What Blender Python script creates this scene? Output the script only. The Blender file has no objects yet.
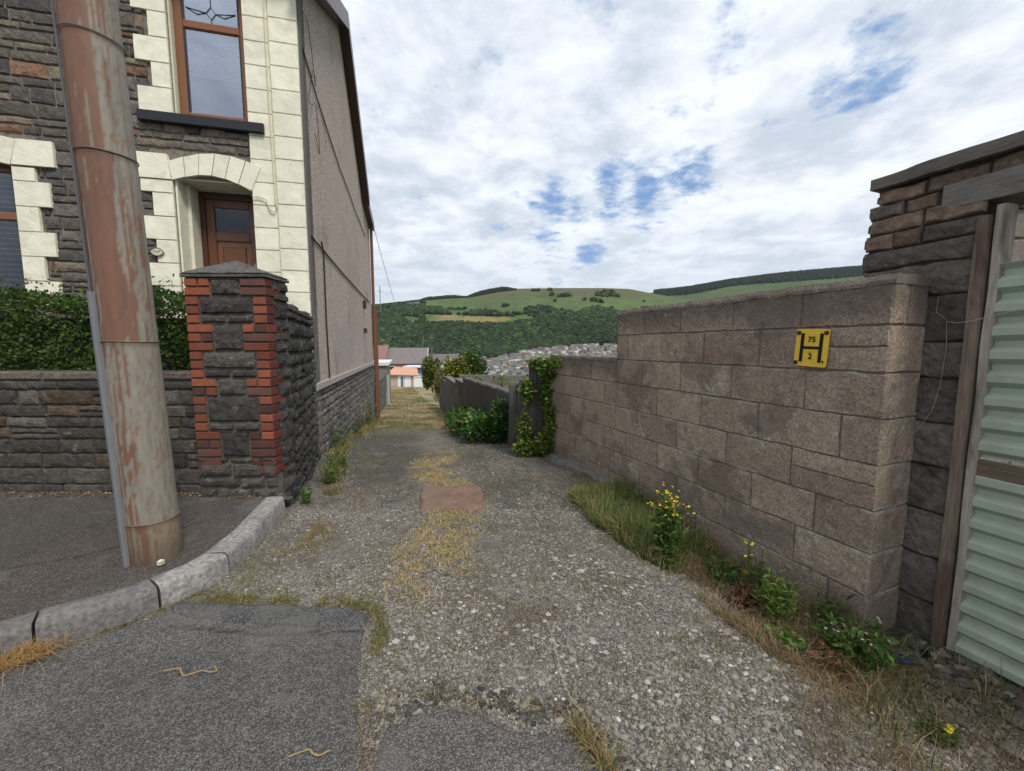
import bpy, math, random
import numpy as np
from mathutils import Vector
rad = math.radians
# ------------------------------------------------------------------ camera, sky, sun, exposure
scene = bpy.context.scene
TH = rad(5.64)                       # downward pitch; the eye is the world origin, +Y looks down the lane
cd = bpy.data.cameras.new('camera'); cam = bpy.data.objects.new('camera', cd)
scene.collection.objects.link(cam); scene.camera = cam
cd.sensor_fit = 'HORIZONTAL'; cd.sensor_width = 36; cd.lens = 36 * 400 / 1024
cam.rotation_euler = (rad(90) - TH, 0, 0)
cd.clip_start = 0.05; cd.clip_end = 20000
SUN_EL, SUN_AZ = rad(52), rad(142)   # azimuth clockwise from +Y
world = bpy.data.worlds.new('World'); scene.world = world; world.use_nodes = True
SKYSTR = 0.10
sl = bpy.data.lights.new('sun', 'SUN'); sl.energy = 2.3; sl.angle = rad(14); sl.color = (1, .95, .87)
sun = bpy.data.objects.new('sun', sl); scene.collection.objects.link(sun)
sdir = Vector((math.sin(SUN_AZ) * math.cos(SUN_EL), math.cos(SUN_AZ) * math.cos(SUN_EL), math.sin(SUN_EL)))
sun.rotation_euler = sdir.to_track_quat('Z', 'Y').to_euler()
scene.view_settings.view_transform = 'Standard'; scene.view_settings.look = 'None'
scene.view_settings.gamma = 1; scene.view_settings.exposure = 0.35
scene.view_settings.use_curve_mapping = False
scene.cycles.max_bounces = 6; scene.cycles.volume_bounces = 0; scene.cycles.volume_step_rate = 20

class NT:
    """tiny node-tree helper"""
    def __init__(s, tree): s.t = tree; s.n = tree.nodes; s.l = tree.links
    def new(s, typ, **kw):
        nd = s.n.new(typ)
        for k, v in kw.items(): setattr(nd, k, v)
        return nd
    def put(s, sock, val):
        if isinstance(val, bpy.types.NodeSocket): s.l.new(val, sock)
        else: sock.default_value = val
    def math(s, op, a, b=0., c=None, clamp=False):
        m = s.new('ShaderNodeMath', operation=op, use_clamp=clamp)
        s.put(m.inputs[0], a); s.put(m.inputs[1], b)
        if c is not None: s.put(m.inputs[2], c)
        return m.outputs[0]
    def vmath(s, op, a, b=(0, 0, 0)):
        m = s.new('ShaderNodeVectorMath', operation=op); s.put(m.inputs[0], a); s.put(m.inputs[1], b)
        return m.outputs['Value'] if op in ('DOT_PRODUCT', 'LENGTH') else m.outputs[0]
    def mix(s, f, a, b, mode='MIX'):
        m = s.new('ShaderNodeMix', data_type='RGBA', blend_type=mode)
        s.put(m.inputs['Factor'], f)
        for k, v in (('A', a), ('B', b)):
            sk = [i for i in m.inputs if i.name == k and i.type == 'RGBA'][0]
            s.put(sk, v if isinstance(v, bpy.types.NodeSocket) else (*v[:3], 1))
        return [o for o in m.outputs if o.type == 'RGBA'][0]
    def noise(s, vec, scale, detail=4, rough=.55, dist=0., out='Fac'):
        m = s.new('ShaderNodeTexNoise'); s.put(m.inputs['Vector'], vec)
        s.put(m.inputs['Scale'], scale); s.put(m.inputs['Detail'], detail)
        s.put(m.inputs['Roughness'], rough); s.put(m.inputs['Distortion'], dist)
        return m.outputs[out]
    def ramp(s, f, lo, hi):
        m = s.new('ShaderNodeMapRange', interpolation_type='SMOOTHSTEP'); s.put(m.inputs[0], f)
        s.put(m.inputs[1], lo); s.put(m.inputs[2], hi); return m.outputs[0]

w = NT(world.node_tree); w.n.clear()
tc = w.new('ShaderNodeTexCoord').outputs['Generated']
sky = w.new('ShaderNodeTexSky', sky_type='NISHITA', sun_disc=False, sun_elevation=SUN_EL, sun_rotation=SUN_AZ)
sx = w.new('ShaderNodeSeparateXYZ'); w.put(sx.inputs[0], tc)
zz = w.math('ADD', w.math('MAXIMUM', sx.outputs['Z'], 0.0), .12)
cmb = w.new('ShaderNodeCombineXYZ')
w.put(cmb.inputs[0], w.math('DIVIDE', sx.outputs['X'], zz)); w.put(cmb.inputs[1], w.math('DIVIDE', sx.outputs['Y'], zz))
P = cmb.outputs[0]
n1 = w.noise(P, 1.05, 9, .60, .15); n2 = w.noise(P, 3.6, 7, .6, .15); n3 = w.noise(P, .5, 3, .5)
cov = w.math('ADD', w.math('MULTIPLY', n1, .72), w.math('MULTIPLY', n2, .28))
def cdir(x, y):                      # direction of a gap between the clouds
    a = (x - 512) / 400; b = -(y - 385.5) / 400
    v = Vector((a, math.cos(TH) + b * math.sin(TH), b * math.cos(TH) - math.sin(TH))); return v.normalized()
gap = 0.
for x, y, r, s in ((735, 28, 2.0, .17), (868, 64, 2.4, .30), (668, 188, 2.0, .12), (628, 200, 2.0, .10), (548, 214, 2.4, .14), (592, 248, 1.0, .18), (700, 175, 1.6, .12),
                   (470, 50, 1.6, .04), (742, 88, 1.6, .10), (690, 100, 1.5, .08), (590, 30, 2.0, .10), (490, 60, 1.2, .05), (800, 105, 2.0, .12), (440, 25, 1.5, .06), (560, 260, 2, .07), (900, 30, 7, -.10), (800, 90, 4, -.05), (940, 90, 6, -.07), (780, 30, 3, -.03)):
    d = w.vmath('DOT_PRODUCT', tc, tuple(cdir(x, y)))
    gap = w.math('ADD', gap, w.math('MULTIPLY', w.ramp(d, math.cos(rad(r * 2.6)), 1.0), s))
cov2 = w.math('SUBTRACT', w.math('ADD', cov, .178), gap)
fine = w.math('ADD', w.math('MULTIPLY', w.math('SUBTRACT', w.noise(P, 8., 8, .66, .12), .5), .42), w.math('MULTIPLY', w.math('SUBTRACT', w.noise(P, 3.4, 6, .6, .2), .5), .30))
alpha = w.ramp(w.math('ADD', cov2, fine), .43, .61)
shade = w.ramp(w.math('ADD', w.math('MULTIPLY', n3, .22), w.math('MULTIPLY', w.noise(P, 2.3, 9, .64, .15), .78)), .37, .60)
ccol = w.mix(shade, (4.9, 5.5, 6.4), (7.9, 8.25, 8.7))
ccol = w.mix(w.ramp(sx.outputs['Z'], .30, .0), ccol, (5.6, 6.2, 6.9))
blue = w.mix(.6, sky.outputs[0], (1.6, 3.2, 6.2))
skyc = w.mix(alpha, blue, ccol)
bg = w.new('ShaderNodeBackground'); w.put(bg.inputs[0], skyc); w.put(bg.inputs[1], SKYSTR)
wo = w.new('ShaderNodeOutputWorld'); w.l.new(bg.outputs[0], wo.inputs[0])

# ------------------------------------------------------------------ numeric helpers
rng = np.random.default_rng(7); random.seed(7)
def hsh(i, j, k, s):
    h = (i * 374761393 + j * 668265263 + k * 2147483647 + s * 1274126177) & 0xffffffff
    h = ((h ^ (h >> 13)) * 1274126177) & 0xffffffff
    return ((h ^ (h >> 16)) & 0xffff) / 65535.0
def vn(P, sc, s=0):
    P = np.asarray(P, float) * sc
    if P.shape[-1] == 2: P = np.concatenate([P, np.zeros(P.shape[:-1] + (1,))], -1)
    i = np.floor(P).astype(np.int64); f = P - i; f = f * f * (3 - 2 * f); r = 0
    for a in (0, 1):
        for b in (0, 1):
            for c in (0, 1):
                wgt = (f[..., 0] if a else 1 - f[..., 0]) * (f[..., 1] if b else 1 - f[..., 1]) * (f[..., 2] if c else 1 - f[..., 2])
                r = r + wgt * hsh(i[..., 0] + a, i[..., 1] + b, i[..., 2] + c, s)
    return r
def fbm(P, sc, o=4, s=0):
    r = 0; a = .5; t = 0
    for k in range(o): r = r + a * vn(P, sc * 2 ** k, s + k * 17); t += a; a *= .55
    return r / t
def sst(x, a, b):
    t = np.clip((np.asarray(x, float) - a) / (b - a), 0, 1); return t * t * (3 - 2 * t)
def inpoly(X, Y, poly):
    r = np.zeros(np.shape(X), bool); n = len(poly)
    for i in range(n):
        x0, y0 = poly[i]; x1, y1 = poly[(i + 1) % n]
        c = ((y0 > Y) != (y1 > Y)) & (X < (x1 - x0) * (Y - y0) / ((y1 - y0) if y1 != y0 else 1e-9) + x0)
        r ^= c
    return r
def polydist(X, Y, pts, closed=True):
    best = np.full(np.shape(X), 1e9); n = len(pts)
    for i in range(n if closed else n - 1):
        x0, y0 = pts[i]; x1, y1 = pts[(i + 1) % n]; dx, dy = x1 - x0, y1 - y0
        t = np.clip(((X - x0) * dx + (Y - y0) * dy) / (dx * dx + dy * dy + 1e-12), 0, 1)
        best = np.minimum(best, np.hypot(X - x0 - t * dx, Y - y0 - t * dy))
    return best
def sdf(X, Y, poly):                 # negative inside
    d = polydist(X, Y, poly); return np.where(inpoly(X, Y, poly), -d, d)

# ------------------------------------------------------------------ object helpers
col = scene.collection
def tag(o, label=None, cat=None, group=None, kind=None):
    if label: o['label'] = label
    if cat: o['category'] = cat
    if group: o['group'] = group
    if kind: o['kind'] = kind
    return o
def thing(name, loc, label, cat, group=None):
    o = bpy.data.objects.new(name, None); o.location = loc; o.empty_display_size = .1; col.objects.link(o)
    return tag(o, label, cat, group)
def wloc(o):
    v = np.zeros(3)
    while o is not None: v = v + np.array(o.location); o = o.parent
    return v
def mk(name, V, Fs, mat, parent=None, colr=None, smooth=False, mats=None, midx=None):
    """V (n,3) world coordinates; Fs list of (m,k) int arrays"""
    V = np.asarray(V, float)
    if parent is not None: V = V - wloc(parent)
    if not isinstance(Fs, (list, tuple)): Fs = [Fs]
    Fs = [np.asarray(f, np.int32) for f in Fs if len(f)]
    me = bpy.data.meshes.new(name)
    me.vertices.add(len(V)); me.vertices.foreach_set('co', V.astype(np.float32).ravel())
    tot = np.concatenate([np.full(len(f), f.shape[1], np.int32) for f in Fs]); lv = np.concatenate([f.ravel() for f in Fs])
    me.loops.add(len(lv)); me.loops.foreach_set('vertex_index', lv)
    me.polygons.add(len(tot)); st = np.concatenate([[0], np.cumsum(tot)[:-1]]).astype(np.int32)
    me.polygons.foreach_set('loop_start', st); me.polygons.foreach_set('loop_total', tot)
    me.polygons.foreach_set('use_smooth', np.full(len(tot), bool(smooth)))
    for m in (mats or [mat]): me.materials.append(m)
    if midx is not None: me.polygons.foreach_set('material_index', np.asarray(midx, np.int32))
    me.update(calc_edges=True); me.validate()
    if colr is not None:
        c = np.ones((len(V), 4), np.float32); c[:, :3] = np.clip(colr, 0, 1)
        at = me.color_attributes.new('Col', 'FLOAT_COLOR', 'POINT'); at.data.foreach_set('color', c.ravel())
    o = bpy.data.objects.new(name, me); col.objects.link(o)
    if parent is not None: o.parent = parent
    return o
class Acc:
    """collects shapes for ONE mesh"""
    def __init__(s): s.V = []; s.F = {}; s.C = []; s.n = 0
    def add(s, V, Fs, c=(1, 1, 1)):
        V = np.asarray(V, float).reshape(-1, 3)
        if not isinstance(Fs, (list, tuple)) or (len(Fs) and np.ndim(Fs[0]) == 1): Fs = [np.asarray(Fs)]
        for f in Fs:
            f = np.asarray(f)
            if len(f): s.F.setdefault(f.shape[1], []).append(f + s.n)
        c = np.asarray(c, float); s.C.append(np.broadcast_to(c, (len(V), 3)) if c.ndim == 1 else c)
        s.V.append(V); s.n += len(V); return s
    def build(s, name, mat, parent=None, smooth=False):
        return mk(name, np.concatenate(s.V), [np.concatenate(f) for f in s.F.values()], mat, parent, np.concatenate(s.C), smooth)
    def box(s, a, b, c=(1, 1, 1), fr=None, bev=0.):
        """axis box between a and b, or in frame fr=(O,U,N) with coordinates (u,v,h)"""
        a = np.minimum(a, b) if True else a; b = np.maximum(np.asarray(a), b)
        if bev > 0:
            V = []; x0, y0, z0 = a; x1, y1, z1 = b; e = bev
            for z, i in ((z0, e), (z0 + e, 0), (z1 - e, 0), (z1, e)):
                for (x, y) in ((x0 + i + (e if 0 else 0), y0 + i), (x1 - i, y0 + i), (x1 - i, y1 - i), (x0 + i, y1 - i)):
                    V.append((x, y, z))
            Fq = [(3, 2, 1, 0), (12, 13, 14, 15)]
            for k in range(3):
                for i in range(4): Fq.append((4 * k + i, 4 * k + (i + 1) % 4, 4 * k + 4 + (i + 1) % 4, 4 * k + 4 + i))
            V = np.array(V)
        else:
            x0, y0, z0 = a; x1, y1, z1 = b
            V = np.array([(x0, y0, z0), (x1, y0, z0), (x1, y1, z0), (x0, y1, z0), (x0, y0, z1), (x1, y0, z1), (x1, y1, z1), (x0, y1, z1)])
            Fq = [(3, 2, 1, 0), (4, 5, 6, 7), (0, 1, 5, 4), (1, 2, 6, 5), (2, 3, 7, 6), (3, 0, 4, 7)]
        if fr is not None: V = fr(V[:, 0], V[:, 1], V[:, 2])
        return s.add(V, [np.array(Fq)], c)
    def prism(s, pts, h0, h1, fr, c=(1, 1, 1)):
        n = len(pts); u = np.array([p[0] for p in pts] * 2); v = np.array([p[1] for p in pts] * 2); h = np.array([h0] * n + [h1] * n)
        V = fr(u, v, h); s.add(V, [np.array([[i, (i + 1) % n, (i + 1) % n + n, i + n] for i in range(n)])], c)
        ctr = np.array([fr(np.array([np.mean(u)]), np.array([np.mean(v)]), np.array([hh]))[0] for hh in (h0, h1)])
        T = [[2, 0, 0]]
        W = np.concatenate([V, ctr]); T = [[2 * n, (i + 1) % n, i] for i in range(n)] + [[2 * n + 1, n + i, n + (i + 1) % n] for i in range(n)]
        return s.add(W, [np.array(T)], c)
    def tube(s, pts, r, seg=8, c=(1, 1, 1), cap=True):
        pts = np.asarray(pts, float); r = np.broadcast_to(r, (len(pts),)); V = []
        for i, p in enumerate(pts):
            t = pts[min(i + 1, len(pts) - 1)] - pts[max(i - 1, 0)]; t = t / (np.linalg.norm(t) + 1e-9)
            a = np.cross(t, (0, 0, 1) if abs(t[2]) < .9 else (1, 0, 0)); a /= np.linalg.norm(a); b = np.cross(t, a)
            for k in range(seg):
                an = 2 * math.pi * k / seg; V.append(p + r[i] * (a * math.cos(an) + b * math.sin(an)))
        F = [(i * seg + k, i * seg + (k + 1) % seg, (i + 1) * seg + (k + 1) % seg, (i + 1) * seg + k) for i in range(len(pts) - 1) for k in range(seg)]
        s.add(V, [np.array(F)], c)
        if cap:
            for i, fl in ((0, 1), (len(pts) - 1, 0)):
                ring = V[i * seg:(i + 1) * seg]; f = [(seg, (k + 1) % seg, k) if fl else (seg, k, (k + 1) % seg) for k in range(seg)]
                s.add(list(ring) + [pts[i]], [np.array(f)], c)
        return s
def Frame(O, U, N, K=(0, 0, 1)):
    O, U, N, K = (np.asarray(q, float) for q in (O, U, N, K))
    def f(u, v, h):
        u, v, h = (np.asarray(q, float)[..., None] for q in (u, v, h)); return O + u * U + v * K + h * N
    return f
def block(acc, fr, u0, u1, v0, v1, depth=.03, bulge=.01, cell=.03, rough=.004, c=(.3, .3, .3), cfun=None, seed=0, gap=.005, wob=.004, edge=.012, tilt=0.):
    """one stone / block: bevelled, noisy front face standing depth proud of h=0 minus backing"""
    u0 += gap; u1 -= gap; v0 += gap; v1 -= gap
    if u1 - u0 < .015 or v1 - v0 < .015: return
    def axis(a, b):
        n = max(1, int(round((b - a - 2 * edge) / cell))); e = min(edge, (b - a) * .3)
        return np.concatenate([[a, a + e * .3], np.linspace(a + e, b - e, n + 1), [b - e * .3, b]])
    U = axis(u0, u1); V = axis(v0, v1); UU, VV = np.meshgrid(U, V, indexing='ij')
    pu = np.minimum(UU - u0, u1 - UU); pv = np.minimum(VV - v0, v1 - VV)
    dd = np.minimum(pu, pv); prof = 1 - (1 - np.clip(dd / edge, 0, 1)) ** 2
    q = np.stack([UU + seed * 3.17, VV + seed * 1.3, np.full(UU.shape, seed * .7)], -1)
    nz = fbm(q, 1 / (cell * 2.2), 3, seed % 97) - .5
    env = np.clip(dd / max(.02, min(u1 - u0, v1 - v0) * .35), 0, 1)
    H = -depth * (1 - prof) + bulge * env * (vn(q, 8, 3) + .3) + rough * 4 * nz * prof + tilt * (VV - v0)
    wu = (vn(q, 14, 11) - .5) * 2 * wob; wv = (vn(q, 14, 12) - .5) * 2 * wob
    P = fr(UU + wu, VV + wv, H); n, m = UU.shape
    idx = np.arange(n * m).reshape(n, m)
    F = np.stack([idx[:-1, :-1], idx[1:, :-1], idx[1:, 1:], idx[:-1, 1:]], -1).reshape(-1, 4)
    cc = np.array(c) * np.ones((n * m, 3)); P = P.reshape(-1, 3)
    cc = cc * (1 + .30 * (nz.reshape(-1, 1)))
    if cfun is not None: cc = cfun(P, cc)
    acc.add(P, [F], cc)
def coursed(u0, u1, v0, v1, hr, lr, holes=(), seed=0, split=.0):
    r = random.Random(seed); out = []; v = v0; k = 0
    while v < v1 - .02:
        h = min(r.uniform(*hr), v1 - v)
        if v1 - v - h < hr[0] * .5: h = v1 - v
        u = u0 - r.uniform(0, lr[0])
        while u < u1:
            l = r.uniform(*lr); a, b = max(u, u0), min(u + l, u1); u += l
            if b - a < .03: continue
            parts = [(a, b)]
            for (x0, x1, y0, y1) in holes:
                if v < y1 and v + h > y0:
                    np_ = []
                    for (p, q) in parts:
                        if q <= x0 or p >= x1: np_.append((p, q))
                        else:
                            if p < x0: np_.append((p, x0))
                            if q > x1: np_.append((x1, q))
                    parts = np_
            for (p, q) in parts:
                if q - p < .04: continue
                if split and r.random() < split and h > .1:
                    m = v + h * r.uniform(.4, .6); out.append((p, q, v, m)); out.append((p, q, m, v + h))
                else: out.append((p, q, v, v + h))
        v += h; k += 1
    return out
def slab(acc, fr, u0, u1, v0, v1, h0, h1, holes=(), c=(.2, .2, .2)):
    us = sorted({u0, u1, *[min(max(x, u0), u1) for h in holes for x in h[:2]]}); vs = sorted({v0, v1, *[min(max(x, v0), v1) for h in holes for x in h[2:]]})
    for a, b in zip(us, us[1:]):
        for p, q in zip(vs, vs[1:]):
            mu, mv = (a + b) / 2, (p + q) / 2
            if any(x0 < mu < x1 and y0 < mv < y1 for (x0, x1, y0, y1) in holes): continue
            acc.box((a, p, h0), (b, q, h1), c, fr)

# ------------------------------------------------------------------ materials
def pmat(name, base=None, rough=.9, metal=0., nscale=20., namt=.35, bscale=120., bump=.3, bdist=.004, spots=None, spec=.3, stretch=None, detail=6, vor=None):
    m = bpy.data.materials.new(name); m.use_nodes = True; t = NT(m.node_tree); t.n.clear()
    b = t.new('ShaderNodeBsdfPrincipled'); o = t.new('ShaderNodeOutputMaterial'); t.l.new(b.outputs[0], o.inputs[0])
    c = t.new('ShaderNodeTexCoord').outputs['Object']
    if stretch: c = t.vmath('MULTIPLY', c, stretch)
    if base is None: bc = t.new('ShaderNodeAttribute', attribute_name='Col').outputs['Color']
    else:
        bc = t.new('ShaderNodeRGB'); bc.outputs[0].default_value = (*base, 1); bc = bc.outputs[0]
    if namt:
        nz = t.noise(c, nscale, detail, .65)
        f = t.math('ADD', t.math('MULTIPLY', t.math('SUBTRACT', nz, .5), namt * 4), 1.0)
        f = t.math('MAXIMUM', f, .15)
        cm = t.new('ShaderNodeCombineXYZ')
        for i in range(3): t.put(cm.inputs[i], f)
        bc = t.mix(1.0, bc, cm.outputs[0], 'MULTIPLY')
    vh = None
    if vor:                                            # (scale, colour amount, bump weight): aggregate chips
        vo = t.new('ShaderNodeTexVoronoi'); t.put(vo.inputs['Vector'], t.vmath('ADD', c, t.vmath('MULTIPLY', t.noise(c, vor[0] * .5, 2, out='Color'), (.6 / vor[0],) * 3))); vo.inputs['Scale'].default_value = vor[0]
        sp = t.new('ShaderNodeSeparateXYZ'); t.l.new(vo.outputs['Color'], sp.inputs[0]); vf = t.math('ADD', t.math('MULTIPLY', t.math('SUBTRACT', sp.outputs[0], .45), vor[1] * 2), 1.)
        ed = t.math('ADD', t.math('MULTIPLY', t.ramp(vo.outputs['Distance'], .65, .25), .55), .45) ; vf = t.math('MULTIPLY', vf, ed)
        cm = t.new('ShaderNodeCombineXYZ')
        for i in range(3): t.put(cm.inputs[i], t.math('MULTIPLY', vf, 1.25))
        bc = t.mix(1.0, bc, cm.outputs[0], 'MULTIPLY'); vh = t.math('MULTIPLY', t.math('SUBTRACT', 1.0, vo.outputs['Distance']), vor[2])
    if spots:                                          # (scale, threshold, colour, amount)
        for (sc_, th, sc2, am) in spots:
            nz = t.noise(c, sc_, 5, .6, .3); bc = t.mix(t.math('MULTIPLY', t.ramp(nz, th, th + .07), am), bc, sc2)
    t.put(b.inputs['Base Color'], bc); b.inputs['Roughness'].default_value = rough; b.inputs['Metallic'].default_value = metal
    b.inputs['Specular IOR Level'].default_value = spec
    if bump:
        bp = t.new('ShaderNodeBump'); bp.inputs['Strength'].default_value = bump; bp.inputs['Distance'].default_value = bdist
        h = t.math('ADD', t.noise(c, bscale, 5, .65), t.math('MULTIPLY', t.noise(c, bscale * .22, 3, .5), 1.2))
        if vh is not None: h = t.math('ADD', h, vh)
        t.put(bp.inputs['Height'], h); t.l.new(bp.outputs[0], b.inputs['Normal'])
    return m
M = {}
M['ground'] = pmat('ground_earth', nscale=26, namt=.42, bscale=80, bump=.9, bdist=.010, rough=.95, vor=(120, .35, 1.), spots=[(110, .66, (.42, .39, .34), .5), (60, .66, (.085, .075, .062), .5)])
M['asphalt'] = pmat('asphalt', nscale=45, namt=.34, bscale=110, bump=.9, bdist=.006, rough=.88, vor=(150, .42, 1.2), spots=[(130, .70, (.36, .35, .33), .6), (2.2, .54, (.165, .155, .145), .40), (5, .62, (.06, .058, .055), .35)])
M['stone'] = pmat('rubble_stone', nscale=24, namt=.50, bscale=55, bump=1.0, bdist=.014, rough=.92, spots=[(11, .62, (.27, .245, .21), .40), (40, .66, (.30, .29, .26), .4), (6, .62, (.035, .033, .03), .5)])
M['block'] = pmat('concrete_block', nscale=75, namt=.60, bscale=120, bump=1.0, bdist=.007, rough=.95, spots=[(85, .64, (.07, .058, .048), .45), (48, .70, (.50, .45, .39), .40), (2.0, .53, (.165, .132, .105), .6), (7, .62, (.13, .105, .08), .5), (5, .68, (.42, .40, .36), .35)])
M['brick'] = pmat('red_brick', nscale=60, namt=.25, bscale=150, bump=.5, bdist=.004)
M['cream'] = pmat('cream_paint', nscale=7, namt=.07, bscale=40, bump=.6, bdist=.008, rough=.75, spots=[(3, .56, (.56, .53, .43), .40), (12, .64, (.42, .38, .30), .45), (40, .70, (.30, .27, .22), .35)])
M['dash'] = pmat('pebbledash', nscale=60, namt=.5, bscale=62, bump=1.0, bdist=.03, rough=.95, vor=(80, .35, 1.), spots=[(70, .64, (.85, .78, .72), .5), (.45, .52, (.50, .43, .385), .5), (2.6, .60, (.42, .36, .32), .4), (1.1, .58, (.26, .225, .20), .35)])
M['gen'] = pmat('matte', nscale=20, namt=.12, bscale=80, bump=.2)
M['wood'] = pmat('weathered_timber', nscale=22, namt=.35, bscale=50, bump=.8, bdist=.006, stretch=(4, 4, .35))
M['beam'] = pmat('weathered_beam', nscale=22, namt=.35, bscale=50, bump=.8, bdist=.006, stretch=(.6, .6, 5))
M['pole'] = pmat('rusty_paint', nscale=30, namt=.12, bscale=90, bump=.15, bdist=.003, rough=.62, spec=.4, stretch=(1, 1, .3))
M['upvc'] = pmat('brown_frame', nscale=30, namt=.12, bump=.1, rough=.38, spec=.5, stretch=(3, 3, .4))
M['dark'] = pmat('dark_paint', (.018, .020, .026), rough=.5, namt=.1, bump=.2)
M['white'] = pmat('white_plastic', (.74, .74, .72), rough=.5, namt=.05, bump=.05)
M['slat'] = pmat('blind_slat', (.72, .74, .78), rough=.6, namt=.02, bump=0)
M['green'] = pmat('green_steel', nscale=5, namt=.12, bscale=60, bump=.1, bdist=.002, rough=.5, spec=.4, spots=[(9, .66, (.20, .25, .16), .5)])
M['yellow'] = pmat('yellow_plate', (.78, .52, .06), rough=.45, namt=.10, bump=.05, nscale=40)
M['black'] = pmat('black_plastic', (.012, .012, .012), rough=.5, namt=0, bump=0)
M['rust'] = pmat('rust', (.085, .035, .02), rough=.85, namt=.4, bump=.4)
M['slate'] = pmat('roof_slate', nscale=3, namt=.2, bscale=6, bump=.3, rough=.8)
M['metal'] = pmat('grey_metal', (.30, .31, .32), rough=.5, metal=.3, namt=.1, bump=.05)
M['kerb'] = pmat('granite_kerb', nscale=42, namt=.62, bscale=140, bump=.7, bdist=.005, rough=.85, spots=[(6, .56, (.14, .125, .11), .55), (60, .66, (.42, .39, .35), .5), (30, .68, (.07, .065, .06), .5)])
M['stonebits'] = pmat('gravel_stone', nscale=60, namt=.15, bump=0, rough=.85)
def leafmat(name, trans=.35, tint=(1.0, 1.15, .55)):
    m = bpy.data.materials.new(name); m.use_nodes = True; t = NT(m.node_tree); t.n.clear()
    a = t.new('ShaderNodeAttribute', attribute_name='Col').outputs['Color']
    d = t.new('ShaderNodeBsdfPrincipled'); t.put(d.inputs['Base Color'], a); d.inputs['Roughness'].default_value = .55; d.inputs['Specular IOR Level'].default_value = .3
    tr = t.new('ShaderNodeBsdfTranslucent'); t.put(tr.inputs[0], t.mix(1., a, tint, 'MULTIPLY'))
    mx = t.new('ShaderNodeMixShader'); mx.inputs[0].default_value = trans; t.l.new(d.outputs[0], mx.inputs[1]); t.l.new(tr.outputs[0], mx.inputs[2])
    o = t.new('ShaderNodeOutputMaterial'); t.l.new(mx.outputs[0], o.inputs[0]); return m
M['leaf'] = leafmat('leaf'); M['blade'] = leafmat('grass_blade', .3, (1.05, 1.0, .8))
def glassmat(name, base, refl):
    m = bpy.data.materials.new(name); m.use_nodes = True; t = NT(m.node_tree); t.n.clear()
    g = t.new('ShaderNodeBsdfGlossy'); g.inputs['Roughness'].default_value = .03; g.inputs['Color'].default_value = (*base, 1)
    tr = t.new('ShaderNodeBsdfTransparent'); tr.inputs[0].default_value = (.75, .8, .85, 1)
    f = t.new('ShaderNodeFresnel'); f.inputs[0].default_value = 1.5
    mx = t.new('ShaderNodeMixShader'); t.put(mx.inputs[0], t.math('ADD', f.outputs[0], refl, clamp=True))
    t.l.new(tr.outputs[0], mx.inputs[1]); t.l.new(g.outputs[0], mx.inputs[2])
    o = t.new('ShaderNodeOutputMaterial'); t.l.new(mx.outputs[0], o.inputs[0]); return m
M['glass'] = glassmat('window_glass', (.85, .9, 1), .22)
M['dark_glass'] = glassmat('dark_glass', (.5, .52, .55), .01)
M['void'] = pmat('dark_room', (.012, .012, .014), rough=.9, namt=0, bump=0)

# ------------------------------------------------------------------ ground shape
PY_ = [-400, -5, 3, 4.2, 5.3, 6.5, 9, 13, 17, 30, 62, 75, 95, 130, 200, 330, 520, 7000]
PZ_ = [-1.42, -1.42, -1.42, -1.455, -1.51, -1.60, -1.92, -2.42, -2.72, -3.9, -6.3, -7.9, -12, -22, -40, -58, -66, -66]
WO = np.array([2.282, .891, 0.]); WD = np.array([-.3638, .9315, 0.]); WN = np.array([-.9315, -.3638, 0.])   # right-hand wall: origin, along, towards the lane
def wallco(X, Y): return (X - WO[0]) * WD[0] + (Y - WO[1]) * WD[1], (X - WO[0]) * WN[0] + (Y - WO[1]) * WN[1]
def G(X, Y, fine=True):
    X = np.asarray(X, float); Y = np.asarray(Y, float)
    z = (np.interp(Y - .25, PY_, PZ_) + np.interp(Y + .25, PY_, PZ_)) * .5
    P = np.stack([X, Y], -1)
    if fine:
        near = 1 - sst(np.hypot(X, Y), 25, 45)
        z = z + near * (.035 * (fbm(P, 1.3, 3, 5) - .5) + .020 * (fbm(P, 9, 3, 8) - .5))
        s, h = wallco(X, Y)
        z = z + near * .06 * sst(h, .55, .0) * sst(s, -2, 1.3) * (1 - sst(s, 3.6, 4.6)) * (.4 + fbm(P, 4, 3, 2))
        z = z - near * .19 * sst(h, .95, .1) * sst(s, -3, .2) * (1 - sst(s, 2.6, 3.8))
        z = z + near * .05 * sst(s, 1.45, .75) * sst(s, -2, -.5) * sst(h, .6, .1) * (.2 + fbm(P, 7, 3, 21))
    far = sst(np.hypot(X, Y), 60, 400)
    return z + far * 8 * (fbm(P, .012, 3, 30) - .5)
def G1(x, y): return float(G(np.array([x]), np.array([y]))[0])
KB = [(-9, -1.6), (-6, -.45), (-3.4, .98), (-2.31, 1.655), (-2.18, 1.765), (-2.06, 1.85), (-1.95, 1.94), (-1.87, 2.07), (-1.80, 2.2), (-1.775, 2.36), (-1.81, 2.7), (-1.92, 3.16), (-1.96, 3.33)]
ROAD1 = KB[:9] + [(-1.84, 2.06), (-1.5, 2.02), (-1.15, 2.01), (-.9, 2.0), (-.76, 1.95), (-.70, 1.85), (-.66, 1.7), (-.58, 1.5), (-.50, 1.25), (-.47, .9), (-.3, -3), (-9, -3)]
ROAD2 = [(-.50, 1.25), (-.47, 1.37), (-.36, 1.42), (-.28, 1.46), (-.16, 1.44), (-.08, 1.42), (.0, 1.36), (.08, 1.36), (.17, 1.37), (.26, 1.33), (.36, 1.18), (.6, .95), (1.1, .8), (2.2, .65), (9, .5), (9, -6), (-9, -6), (-.5, -3)]
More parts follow.
